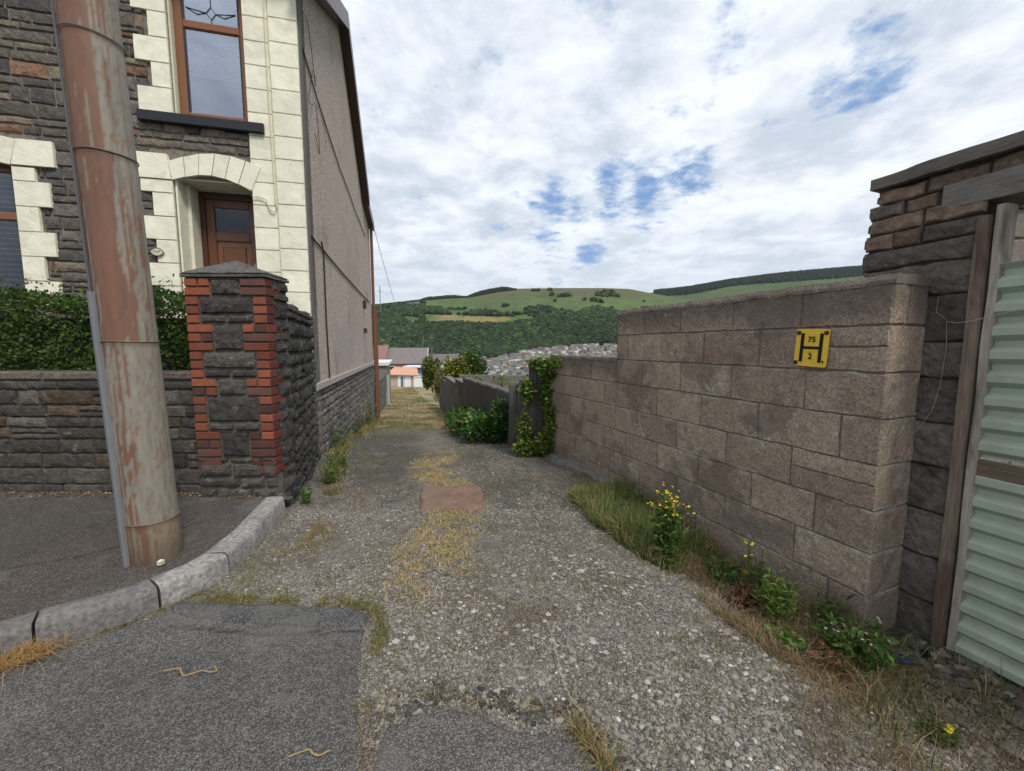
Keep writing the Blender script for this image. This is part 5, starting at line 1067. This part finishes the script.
# conifer plantations on the crests
def crest(nm, f, pxs, yfrac, n, seed, label, h=13, D=2300, band=260, thick=None):
    g = np.random.default_rng(seed); px_ = g.uniform(pxs[0], pxs[1], n); Y = D - band * g.random(n) + 25; T = (px_ - 512) / 402; X = T * Y
    Z = f(X, Y); R = g.uniform(4, 6.5, n); H = h * g.uniform(.7, 1.15, n); 
    if thick is not None: H = H * np.interp(px_, *thick)
    lumps(np.stack([X, Y, Z + H * .5], -1), np.stack([R, R, H], -1), gcol(n, (.012, .024, .011), .2, seed), nm, label, 'woods', M['far_leaf'], jit=.25, seed=seed)
crest('conifers', hill1, (378, 470), 0, 1500, 5, 'dark conifer plantation on the left shoulder of the hill', 9, thick=([378, 420, 428, 455, 470], [.2, .3, 1.1, 1.2, .3]), band=120)
crest('conifers', hill1, (468, 516), 0, 1300, 6, 'dark conifer plantation capping the hill left of its flat top', 12, thick=([468, 480, 505, 516], [.5, 1.2, 1.1, .2]), band=120)
crest('conifers', hill2, (652, 1150), 0, 12000, 7, 'long dark conifer plantation along the right hand ridge', 15, D=3300, band=620)

# town: terraces of small houses across the valley floor
TV = {}
def town_house(key, wallc, roofc, w_=8.6, d=9.5, h=5.6, rh=3.4):
    V = []; F = []; mi = []
    def q(vs, m): 
        k = len(V); V.extend(vs); F.append(tuple(range(k, k + len(vs)))); mi.append(m)
    x, y = w_ / 2, d / 2
    q([(-x, -y, -3), (x, -y, -3), (x, -y, h), (-x, -y, h)], 0); q([(x, y, -3), (-x, y, -3), (-x, y, h), (x, y, h)], 0)
    q([(x, -y, -3), (x, y, -3), (x, y, h), (x, 0, h + rh), (x, -y, h)], 0); q([(-x, y, -3), (-x, -y, -3), (-x, -y, h), (-x, 0, h + rh), (-x, y, h)], 0)
    for s in (-1, 1): q([(-x, s * (y + .4), h - .2), (x, s * (y + .4), h - .2), (x, 0, h + rh + .05), (-x, 0, h + rh + .05)], 1)
    for sx_ in (-.28, .28):
        for (z0, z1) in ((.9, 2.2), (3.3, 4.5)): q([(sx_ * w_ - .6, -y - .03, z0), (sx_ * w_ + .6, -y - .03, z0), (sx_ * w_ + .6, -y - .03, z1), (sx_ * w_ - .6, -y - .03, z1)], 2)
    cx = x - .5
    for (a_, b_) in (((cx - .4, -.5), (cx + .4, -.5)), ((cx + .4, -.5), (cx + .4, .5)), ((cx + .4, .5), (cx - .4, .5)), ((cx - .4, .5), (cx - .4, -.5))): q([(*a_, h + rh - .6), (*b_, h + rh - .6), (*b_, h + rh + 1.1), (*a_, h + rh + 1.1)], 3)
    q([(cx - .4, -.5, h + rh + 1.1), (cx + .4, -.5, h + rh + 1.1), (cx + .4, .5, h + rh + 1.1), (cx - .4, .5, h + rh + 1.1)], 3)
    TV[key] = (np.array(V), F, mi, wallc, roofc)
    me = bpy.data.meshes.new('town_house'); me.from_pydata(V, [], F)
    for nm, c in (('w', wallc), ('r', roofc), ('g', (.05, .06, .07)), ('c', (.25, .15, .1))):
        mm = bpy.data.materials.get(f'town_{nm}_{key}') or pmat(f'town_{nm}_{key}', c, namt=.1, nscale=.5, bump=0); me.materials.append(mm)
    for p, i in zip(me.polygons, mi): p.material_index = i
    return me
kinds = [('white', (.80, .79, .76), (.115, .112, .112), 'white'), ('grey', (.42, .41, .39), (.13, .127, .125), 'grey'), ('cream', (.66, .60, .46), (.15, .14, .13), 'cream'), ('brick', (.30, .17, .12), (.16, .105, .085), 'red brick'), ('pale', (.72, .72, .71), (.27, .265, .26), 'pale roofed white'), ('stone', (.20, .18, .16), (.085, .083, .083), 'dark stone')]
protos = {k[0]: town_house(*k[:3]) for k in kinds}
g = np.random.default_rng(44); cand = []
for row in range(23):
    D = 770 + row * 20; yaw = .10 * math.sin(row * 1.7) + (.35 if row % 5 == 0 else 0.) - .12
    x = (445 - 512) / 402 * D + g.uniform(-10, 10); xe = (690 - 512) / 402 * D
    while x < xe:
        ln_ = int(g.integers(3, 11)); 
        for i in range(ln_):
            cx = x + i * 8.6 * math.cos(yaw); cy = D + (i * 8.6) * math.sin(yaw)
            T = cx / cy; pxx = 512 + 402 * T; zz_ = float(hill1(np.array([cx]), np.array([cy]))[0]); pyy = 346 - 402 * zz_ / cy
            lim = np.interp(pxx, [440, 445, 460, 500, 530, 560, 600, 700], [380, 372, 362, 356, 351, 347, 344, 343])
            if pyy > lim and pxx < 690: cand.append((cy, cx, zz_, yaw + (math.pi if g.random() < .3 else 0), pxx))
        x += ln_ * 8.6 + g.uniform(6, 26)
vis = [c for c in cand if c[4] < 622]; vis.sort(); rest = [c for c in cand if c[4] >= 622]
near = vis[:290]; far = vis[290:] + rest; wts = np.array([.26, .22, .16, .10, .14, .12])
for (cy, cx, zz_, yw, _) in near:
    k = kinds[int(g.choice(6, p=wts))]; o = bpy.data.objects.new('town_house', protos[k[0]]); o.location = (cx, cy, zz_); o.rotation_euler = (0, 0, yw); s = g.uniform(.9, 1.15); o.scale = (1, s, s * g.uniform(.9, 1.15)); col.objects.link(o)
    tag(o, f'small {k[3]} terraced house in the nearer streets of the town across the valley', 'house', f'{k[3]} terraced houses of the valley town')
VV, F4, F5, CC, off = [], [], [], [], 0
for (cy, cx, zz_, yw, _) in far:
    k = kinds[int(g.choice(6, p=wts))]; V, F, mi, wc, rc = TV[k[0]]; c, s = math.cos(yw), math.sin(yw); W = np.stack([V[:, 0] * c - V[:, 1] * s + cx, V[:, 0] * s + V[:, 1] * c + cy, V[:, 2] * g.uniform(.9, 1.2) + zz_], -1); f = g.uniform(.8, 1.15)
    pal = [np.array(wc) * f, np.array(rc) * f, np.array((.05, .06, .07)), np.array((.25, .15, .1))]; C = np.zeros((len(V), 3))
    for fc, m in zip(F, mi): C[list(fc)] = pal[m]; (F4 if len(fc) == 4 else F5).append([q + off for q in fc])
    VV.append(W); CC.append(C); off += len(V)
tag(mk('town_streets', np.vstack(VV), [np.array(F4), np.array(F5)], pmat('town_mass', namt=.08, nscale=.4, bump=0), colr=np.vstack(CC)), 'packed rows of the farther streets of the town across the valley', 'town', kind='stuff')
n = 1500; k = g.integers(0, len(cand), n); q = np.array([cand[i][:3] for i in k]); P = np.stack([q[:, 1] + g.normal(size=n) * 10, q[:, 0] + g.choice([-7, 7], n), q[:, 2]], -1); P[:, 2] = hill1(P[:, 0], P[:, 1]) + 2; R = g.uniform(1.8, 4.2, n)
lumps(P, np.stack([R, R, R * 1.2], -1), gcol(n, (.05, .08, .02), .3, 9), 'garden_trees', 'garden trees and bushes among the streets of the valley town', 'trees', M['far_leaf'], seed=8)
# hillside scrub below our own street
n = 7000; g = np.random.default_rng(15); Y = g.uniform(88, 500, n); X = g.uniform(-.5, .55, n) * Y; nn_ = fbm(np.stack([X, Y], -1), .02, 3, 3); k = nn_ > .45; X, Y = X[k], Y[k]; n = len(X); R = g.uniform(1.2, 3.2, n)
lumps(np.stack([X, Y, G(X, Y) + R * .4], -1), np.stack([R, R, R], -1), gcol(n, (.045, .075, .02), .3, 3), 'scrub', 'scrub and trees on the near slope falling away below the lane', 'scrub', M['far_leaf'], seed=5)

# ------------------------------------------------------------------ gravel, slab, grass, weeds
def lanemask(X, Y):                                    # how stony the lane is
    s, h = wallco(X, Y); lx = np.interp(Y, [0, 1.2, 2.0, 2.2, 3.2, 3.4, 5.3, 13], [-.4, -.45, -.75, -1.75, -1.85, -1.95, -2.55, -4.35]); rx = np.interp(Y, [0, 1.2, 5.4, 6.3, 17], [3.0, 2.2, .62, -.1, -3.0])
    m = (X > lx) & (X < rx) & (h > .02); m &= (sdf(X, Y, ROAD1) > -.01) & (sdf(X, Y, ROAD2) > -.01); return m
def gravel(n, x0, x1, y0, y1, smin, smax, seed, thr, name, label):
    g = np.random.default_rng(seed); X = g.uniform(x0, x1, n); Y = y0 * (y1 / y0) ** g.random(n); m = lanemask(X, Y); P2 = np.stack([X, Y], -1); dn = .5 + (fbm(P2, 1.5, 4, 90) - .5) * .9 + (fbm(P2, 7, 3, 91) - .5) * .8
    tr = sst(np.abs(X + .42 + .25 * np.maximum(Y - 3, 0) - .0), .1, .8) ; s, h = wallco(X, Y); loose = sst(X + .22 * (Y - 1.2), .0, 1.0) * .13 - .08 * sst(Y, 4, 7); loose = loose - .10 * sst(X, -.6 - .25 * np.maximum(Y - 3, 0), -1.0 - .25 * np.maximum(Y - 3, 0)) * sst(Y, 3.0, 4.0); m &= (dn + loose + g.normal(size=n) * .05 > thr); X, Y = X[m], Y[m]; n = len(X)
    S = smin * (smax / smin) ** (g.random(n) ** 2.2); S3 = S[:, None] * g.uniform(.6, 1.3, (n, 3)) * [1, 1, .62]
    t = g.random(n); c = np.where((t < .60)[:, None], [.225, .212, .19], np.where((t < .80)[:, None], [.12, .108, .095], np.where((t < .975)[:, None], [.27, .235, .19], [.46, .44, .41]))) * g.uniform(.6, 1.12, (n, 1))
    return lumps(np.stack([X, Y, G(X, Y) + S * .06], -1), S3 * .5, c, name, label, 'gravel', M['stonebits'], jit=.32, seed=seed)
gravel(150000, -2.0, 2.0, 1.0, 3.4, .004, .022, 3, .49, 'gravel', 'loose grey gravel covering the near part of the lane')
gravel(60000, -2.8, 1.5, 3.2, 9.5, .006, .022, 4, .53, 'gravel', 'sparser grey gravel further down the lane')
g = np.random.default_rng(61); n = 330; X = g.uniform(-.6, 1.3, n); Y = g.uniform(1.15, 2.6, n); m = lanemask(X, Y); X, Y = X[m], Y[m]; n = len(X); S = g.uniform(.014, .034, n)
lumps(np.stack([X, Y, G(X, Y) + .004], -1), np.stack([S * .6, S * .45, S * .28], -1), gcol(n, (.25, .235, .21), .25, 8), 'pebbles', 'larger loose stones scattered over the near gravel', 'stones', M['stonebits'], seed=12)
n = 1500; s = g.uniform(-.6, 1.9, n); h = np.abs(g.normal(size=n)) * .17 - .25 * (s < 1.1); P = WO[None] + WD[None] * s[:, None] + WN[None] * h[:, None]; S = .012 * (4.5 ** g.random(n)); Pz = np.stack([P[:, 0], P[:, 1], G(P[:, 0], P[:, 1]) + S * .2 ], -1)
lumps(Pz, np.stack([S * .7, S * .6, S * .42], -1), gcol(n, (.12, .105, .088), .4, 9, (.24, .21, .175), .12), 'rubble', 'dark rubble and earth heaped below the green gate and wall end', 'rubble', M['stone'], seed=22)
g = np.random.default_rng(90); n = 420; i = g.integers(0, 11, n); A_ = np.array(ROAD2[:12]); t_ = g.random((n, 1)); Q = A_[i] * (1 - t_) + A_[np.minimum(i + 1, 11)] * t_ + np.abs(g.normal(size=(n, 2))) * [.02, .05] + [0, .01]; k = (sdf(Q[:, 0], Q[:, 1], ROAD2) > .0); Q = Q[k]; n = len(Q); S = g.uniform(.006, .026, n)
lumps(np.stack([Q[:, 0], Q[:, 1], G(Q[:, 0], Q[:, 1]) + S * .15], -1), np.stack([S * .6, S * .5, S * .35], -1), gcol(n, (.07, .066, .06), .3, 3), 'tarmac_crumbs', 'dark crumbs of broken tarmac along the ragged road edge', 'rubble', M['stone'], seed=31)
# reddish slab set in the lane
SLAB = [(-.92, 3.93), (-.31, 3.96), (-.24, 3.36), (-.79, 3.34)]
sheet('concrete_slab', SLAB, .015, lambda X, Y: G(X, Y, False) + .032 + .010 * (fbm(np.stack([X, Y], -1), 9, 3, 2) - .5), M['block'], lambda X, Y, d: np.array([.185, .115, .088]) * (.6 + .5 * fbm(np.stack([X, Y], -1), 6, 4, 5)[..., None] + .35 * fbm(np.stack([X, Y], -1), 40, 2, 6)[..., None]), -1, -.15, 3.25, 4.05, ragged=.03, edge=.012)
bpy.data.objects['concrete_slab']['kind'] = ''; del bpy.data.objects['concrete_slab']['kind']; tag(bpy.data.objects['concrete_slab'], 'flat reddish brown concrete slab set into the middle of the lane', 'slab')

STRAW = (.38, .28, .15); GRN = (.085, .135, .028)
def scatter(n, x0, x1, y0, y1, f, seed, logy=True):
    g = np.random.default_rng(seed); X = g.uniform(x0, x1, n); Y = y0 * (y1 / y0) ** g.random(n) if logy else g.uniform(y0, y1, n); p = f(X, Y); k = g.random(n) < p; return X[k], Y[k]
def crown(X, Y):
    lanex = -.42 - .25 * np.maximum(Y - 3, 0); P = np.stack([X, Y], -1); n2 = fbm(P, 6, 4, 41); n3 = fbm(P, 22, 3, 42); q = sst(np.abs(X - lanex + .02 + .12 * np.sin(Y * 3)), .34, .10) * sst(Y, 1.9, 2.5) * (1 - sst(Y, 4.9, 6.0)) * sst(n2 * .6 + n3 * .4, .42, .54); return q * (sdf(X, Y, SLAB) > .01)
a = Acc(); X, Y = scatter(80000, -1.4, .4, 1.8, 6.2, crown, 5); blades(a, onground(X, Y), .034, .0042, gcol(len(X), (.50, .39, .21), .28, 1, (.20, .20, .06), .25), lean=1.2, seed=2)
# little tufts across the gravel
def tufts(X, Y): P = np.stack([X, Y], -1); return lanemask(X, Y) * sst(fbm(P, 5, 3, 140) * .45 + fbm(P, 16, 2, 141) * .55, .56, .66)
X, Y = scatter(70000, -2.2, 1.9, 1.25, 6, tufts, 6); blades(a, onground(X, Y), .02, .003, gcol(len(X), (.12, .15, .035), .3, 3, STRAW, .3), lean=.9, seed=3)
tag(a.build('dry_grass', M['blade']), 'short straw coloured grass and moss tufts along the crown of the lane', 'grass', kind='stuff')
a = Acc()
def farlane(X, Y): P = np.stack([X, Y], -1); return sst(Y, 7.2, 10.5) * (.35 + .65 * sst(fbm(P, 1.2, 3, 40), .35, .55)) * (X > -.7 - .27 * (Y - 6.5) * 1.25 - 2.2) * (X < -.1 - .279 * (Y - 6.3))
X, Y = scatter(70000, -14, .3, 7, 55, farlane, 8); nb = fbm(np.stack([X, Y], -1), 1.1, 4, 40); cl = np.where((nb + np.random.default_rng(1).normal(size=len(X)) * .06 > .47)[:, None], np.array([STRAW]), np.array([(.15, .17, .045)])) * np.random.default_rng(2).uniform(.7, 1.2, (len(X), 1)); blades(a, onground(X, Y), .05 + .002 * Y, .004 + .0007 * Y, cl, lean=.7, seed=4)
tag(a.build('lane_grass', M['blade']), 'yellowing grass growing over the far part of the lane', 'grass', kind='stuff')
# grass bank at the foot of the right wall
a = Acc(); g = np.random.default_rng(31)
def bankset(n, s0, s1, h0, h1, hgt, w_, c, alt, ap, lean, seed, clump=.5, cs=3.):
    g = np.random.default_rng(seed); s = g.uniform(s0, s1, n); h1 = h1 * 1.42; h = h0 + (h1 - h0) * g.random(n); P = WO[None] + WD[None] * s[:, None] + WN[None] * h[:, None]; k = fbm(P, cs, 3, seed) + g.normal(size=n) * .06 > clump; edge = h < (h1 * (.75 + .5 * vn(np.stack([s, 0 * s], -1), 3, 5))); k &= edge; X, Y = P[k, 0], P[k, 1]
    m = sst(np.abs(s[k] - (s0 + s1) / 2), (s1 - s0) / 2, (s1 - s0) / 2 * .7) * .6 + .4; blades(a, onground(X, Y), hgt * m, w_, gcol(len(X), c, .25, seed, alt, ap), lean=lean, seed=seed)
bankset(21000, 1.95, 3.35, .02, .46, (.20), .004, (.125, .19, .04), (.46, .37, .20), .34, .65, 41, .40); bankset(12000, 2.0, 3.3, .05, .40, .27, .0045, (.11, .18, .04), (.46, .38, .22), .25, .5, 42, .48)
bankset(19000, .9, 2.4, .02, .52, .10, .0028, (.33, .26, .15), (.20, .135, .075), .35, 1.3, 43, .42); bankset(6000, 1.0, 2.2, .0, .3, .16, .0032, (.25, .21, .09), GRN, .3, .9, 44, .46)
bankset(4600, -.4, 1.1, .05, .75, .10, .0026, (.22, .17, .10), (.15, .095, .06), .35, 1.5, 45, .45); bankset(2600, .0, 1.3, -.2, .5, .12, .004, GRN, STRAW, .3, .9, 46, .54)
tag(a.build('bank_grass', M['blade']), 'green and straw coloured grass along the foot of the block wall', 'grass', kind='stuff')

def wp_(s, h): P = WO + WD * s + WN * h; return float(P[0]), float(P[1])
x, y = wp_(2.06, .50); plant('ragwort', x, y, .62, .085, 24, .055, (.09, .155, .035), 'tall leafy ragwort with a cluster of yellow flowers by the block wall', 'plant', flower=(.80, .62, .03), fsize=.009, nf=70, seed=5, aspect=2.4, lp=34)
x, y = wp_(1.62, .20); plant('hawkweed', x, y, .46, .09, 9, .05, (.08, .12, .035), 'thin stalked weed with a few small yellow flowers below the sign', 'plant', flower=(.85, .66, .03), fsize=.010, nf=7, seed=6, lp=8, lo=.0, topbias=2.2)
x, y = wp_(1.42, .30); plant('weed', x, y, .34, .10, 26, .05, (.15, .22, .045), 'upright yellow green weed clump at the wall foot left of the corner', 'plant', seed=7, aspect=4.5, lp=30)
x, y = wp_(1.26, .10); plant('weed', x, y, .26, .07, 8, .07, (.07, .11, .03), 'thin feathery weed standing at the near corner of the block wall', 'plant', seed=8, aspect=6, lp=16)
x, y = wp_(1.08, .22); plant('fleabane', x, y, .24, .17, 26, .045, (.085, .145, .035), 'leafy plant with tiny pale pink flowers between wall corner and gate', 'plant', flower=(.62, .42, .55), fsize=.007, nf=16, seed=9, lp=22)
x, y = wp_(1.58, .36); plant('dock', x, y, .13, .07, 10, .05, (.14, .06, .04), 'small reddish weed in the dry grass below the sign', 'plant', seed=10, aspect=2)
x, y = wp_(1.85, .25); plant('weed', x, y, .16, .10, 14, .05, (.07, .12, .03), 'low green weed just right of the ragwort', 'plant', seed=11)
x, y = wp_(1.22, .52); plant('weed', x, y, .09, .07, 12, .04, (.10, .17, .035), 'small bright green seedling patch at the gravel edge', 'plant', seed=12, aspect=1.6)
x, y = wp_(1.1, .45); plant('sorrel', x, y, .12, .10, 16, .035, (.15, .075, .04), 'reddish brown sorrel on the rubble at the gravel edge', 'plant', seed=13)
x, y = wp_(.72, .36); plant('dandelion', x, y, .07, .05, 8, .04, (.10, .12, .035), 'single yellow flower low on the rubble in front of the gate', 'plant', flower=(.85, .68, .03), fsize=.013, nf=2, seed=14, aspect=3)
x, y = wp_(2.9, .10); plant('weed', x, y, .2, .12, 14, .05, (.075, .13, .03), 'low weed tuft at the far end of the grassy bank', 'plant', seed=15)
# weeds on the left
for i, (x, y, h, sp, c, lb) in enumerate(((-1.90, 3.55, .20, .09, (.09, .15, .035), 'bright green weed at the foot of the pier where the kerb ends'), (-1.98, 4.15, .30, .11, (.10, .15, .035), 'taller weed against the blackened side wall'), (-2.15, 4.75, .26, .12, (.12, .17, .04), 'weed with pale green leaves at the house corner'),
        (-2.70, 6.0, .45, .16, (.07, .11, .03), 'weed growing up the stone base of the gable, nearest the corner'), (-3.05, 7.5, .5, .2, (.08, .11, .035), 'tall weed against the gable base halfway along'), (-3.55, 9.6, .6, .25, (.13, .14, .05), 'straggly weed against the far part of the gable base'), (-3.95, 11.2, .6, .25, (.15, .15, .06), 'yellowish weed clump near the rusty downpipe'))):
    plant('weed', x + .03, y, h * 1.05, sp * 1.1, 11, .034 + .006 * i, tuple(v * 1.15 for v in c), lb, 'plant', seed=30 + i, aspect=2.2, lp=15, lo=.15)
a = Acc(); g = np.random.default_rng(9)
n = 5200; Y = 3.4 * (12.5 / 3.4) ** g.random(n); X = np.interp(Y, [3.4, 3.97, 5.3, 12.9], [-1.92, -1.9, -2.5, -4.4]) + np.abs(g.normal(size=n)) * .10 + .02; k = fbm(np.stack([X, Y], -1), 3, 3, 5) > .45; X, Y = X[k], Y[k]
blades(a, onground(X, Y), .07 + .006 * Y, .004 + .0006 * Y, gcol(len(X), (.13, .16, .04), .3, 5, STRAW, .45), lean=.9, seed=6)
n = 1700; gg = np.random.default_rng(19); t_ = gg.random(n); wall_foot = gg.random(n) < 2; X = np.where(wall_foot, -8 + 6.0 * t_, np.interp(t_ * 5, range(6), [-3.4, -2.31, -2.06, -1.87, -1.8, -1.92]) - .17); Y = np.where(wall_foot, 3.40 + .03 * (-X - 2), np.interp(t_ * 5, range(6), [.98, 1.655, 1.85, 2.07, 2.3, 3.16]) + .10) - np.abs(gg.normal(size=n)) * np.where(wall_foot, .06, -.03); S = gg.uniform(.004, .013, n)
lumps(np.stack([X, Y, PAVZ - .004 + S * .1], -1), np.stack([S, S * .7, S * .3], -1), gcol(n, (.13, .085, .05), .4, 3, (.30, .22, .12), .3), 'debris', 'brown leaf litter and grit gathered on the pavement along wall and kerb', 'debris', M['stonebits'], seed=41)
# moss, grass along the tarmac lip and kerb joint
def line_tuft(pts, n, sp, hgt, c, alt, ap, seed, z=None, w_=.003):
    g = np.random.default_rng(seed); L, tl = respl(pts, 0, 1, 2); t = g.uniform(0, tl, n); pts_ = np.array(pts); s = np.concatenate([[0], np.cumsum(np.linalg.norm(np.diff(pts_, axis=0), axis=1))]); X = np.interp(t, s, pts_[:, 0]) + g.normal(size=n) * sp; Y = np.interp(t, s, pts_[:, 1]) + g.normal(size=n) * sp
    k = fbm(np.stack([X, Y], -1), 8, 2, seed) > .42; P = onground(X[k], Y[k]); 
    if z is not None: P[:, 2] = z
    blades(a, P, hgt, w_, gcol(k.sum(), c, .25, seed, alt, ap), lean=1.1, seed=seed)
line_tuft([(-1.75, 2.12), (-1.3, 2.11), (-.9, 2.09), (-.72, 2.02), (-.66, 1.9), (-.62, 1.7)], 4200, .022, .022, (.13, .15, .035), STRAW, .35, 51); line_tuft(KB[3:9], 2200, .012, .02, (.15, .14, .05), STRAW, .4, 52, z=-1.418); line_tuft([(-1.55, 2.5), (-1.45, 2.75), (-1.6, 3.1)], 2600, .07, .02, (.30, .20, .08), (.13, .15, .035), .3, 53)
line_tuft([(-.62, 1.45), (-.5, 1.4), (-.3, 1.5), (-.1, 1.47), (.1, 1.42), (.3, 1.38)], 700, .03, .03, (.17, .16, .05), STRAW, .4, 54); line_tuft([(.2, 1.38), (.28, 1.28), (.33, 1.18)], 600, .012, .07, (.17, .17, .05), STRAW, .5, 55)
tag(a.build('verge_grass', M['blade']), 'thin grass and moss along the kerb, tarmac edge and house wall', 'grass', kind='stuff')
a = Acc(); n = 420; g = np.random.default_rng(77); X = -2.22 + g.normal(size=n) * .06; Y = 1.66 + g.normal(size=n) * .03 + (X + 2.22) * .5; blades(a, np.stack([X, Y, np.full(n, -1.412)], -1), .09, .003, gcol(n, (.45, .28, .11), .2, 5), lean=1.9, seed=5)
tag(a.build('straw_tuft', M['blade']), 'dry orange tuft of dead grass against the kerb at bottom left', 'grass')
def twig(pts, lab, c=(.33, .21, .10), rr_=.004):
    a = Acc(); z = [G1(x, y) + .028 + .006 * math.sin(i * 2.1) for i, (x, y) in enumerate(pts)]; P_ = np.array([(x, y, q) for (x, y), q in zip(pts, z)]); tt = np.linspace(0, len(pts) - 1, len(pts) * 6); Q = np.stack([np.interp(tt, range(len(pts)), P_[:, k]) for k in range(3)], -1); Q[1:-1] = (Q[:-2] + Q[1:-1] * 2 + Q[2:]) / 4; Q[1:-1] = (Q[:-2] + Q[1:-1] * 2 + Q[2:]) / 4; Q[:, :2] += (vn(Q, 60, 2)[:, None] - .5) * .008; a.tube(Q, rr_ * .6, 6, c); tag(a.build('twig', M['gen']), lab, 'twig')
twig([(-1.50, 1.585), (-1.44, 1.60), (-1.40, 1.575), (-1.34, 1.60), (-1.29, 1.585), (-1.27, 1.60), (-1.30, 1.615)], 'curled straw coloured twig lying on the asphalt below the kerb'); twig([(-.76, 1.235), (-.70, 1.25), (-.66, 1.235), (-.63, 1.25)], 'short pale twig on the asphalt near the bottom centre left')
twig([(.18, 1.9), (.2, 1.7), (.22, 1.5), (.30, 1.32), (.33, 1.24)], 'long thin dry stalk lying across the gravel', (.40, .34, .2), .0025)
# scrap of blue cloth by the gate
a = Acc(); x0, y0 = wp_(.99, .06); X, Y = np.meshgrid(np.linspace(-.05, .05, 14), np.linspace(-.03, .03, 9), indexing='ij'); Z = .022 * (fbm(np.stack([X, Y], -1), 34, 3, 3)) + .02; i_ = np.arange(X.size).reshape(X.shape); z0 = G1(x0, y0); n2 = fbm(np.stack([X, Y], -1), 60, 2, 8).ravel()
V = np.stack([X + x0, Y + y0, Z + z0 + .02], -1).reshape(-1, 3); o = mk('blue_rag', V, np.stack([i_[:-1, :-1], i_[1:, :-1], i_[1:, 1:], i_[:-1, 1:]], -1).reshape(-1, 4), M['gen'], colr=np.where((n2 > .55)[:, None], [.02, .06, .12], [.010, .012, .018]), smooth=True); md = o.modifiers.new('t', 'SOLIDIFY'); md.thickness = .003
tag(o, 'crumpled dark blue rag at the foot of the gate post', 'rag')
# white chips on the pavement by the pole
a = Acc(); a.box((-2.085, 2.235, PAVZ - .004), (-2.06, 2.26, PAVZ + .03), (.6, .55, .45), bev=.006); tag(a.build('stone_chip', M['kerb']), 'pale stone chip lying against the foot of the steel pole', 'stone')

# ------------------------------------------------------------------ air over the valley
m = bpy.data.materials.new('haze'); m.use_nodes = True; t = NT(m.node_tree); t.n.clear(); v = t.new('ShaderNodeVolumePrincipled'); v.inputs['Color'].default_value = (.80, .88, 1, 1); v.inputs['Density'].default_value = .00002; v.inputs['Anisotropy'].default_value = .2
o_ = t.new('ShaderNodeOutputMaterial'); t.l.new(v.outputs[0], o_.inputs['Volume'])
a = Acc(); a.box((-13000, -400, -260), (13000, 7500, 1400)); tag(a.build('haze', m), 'thin blue haze over the valley', 'haze', kind='stuff')
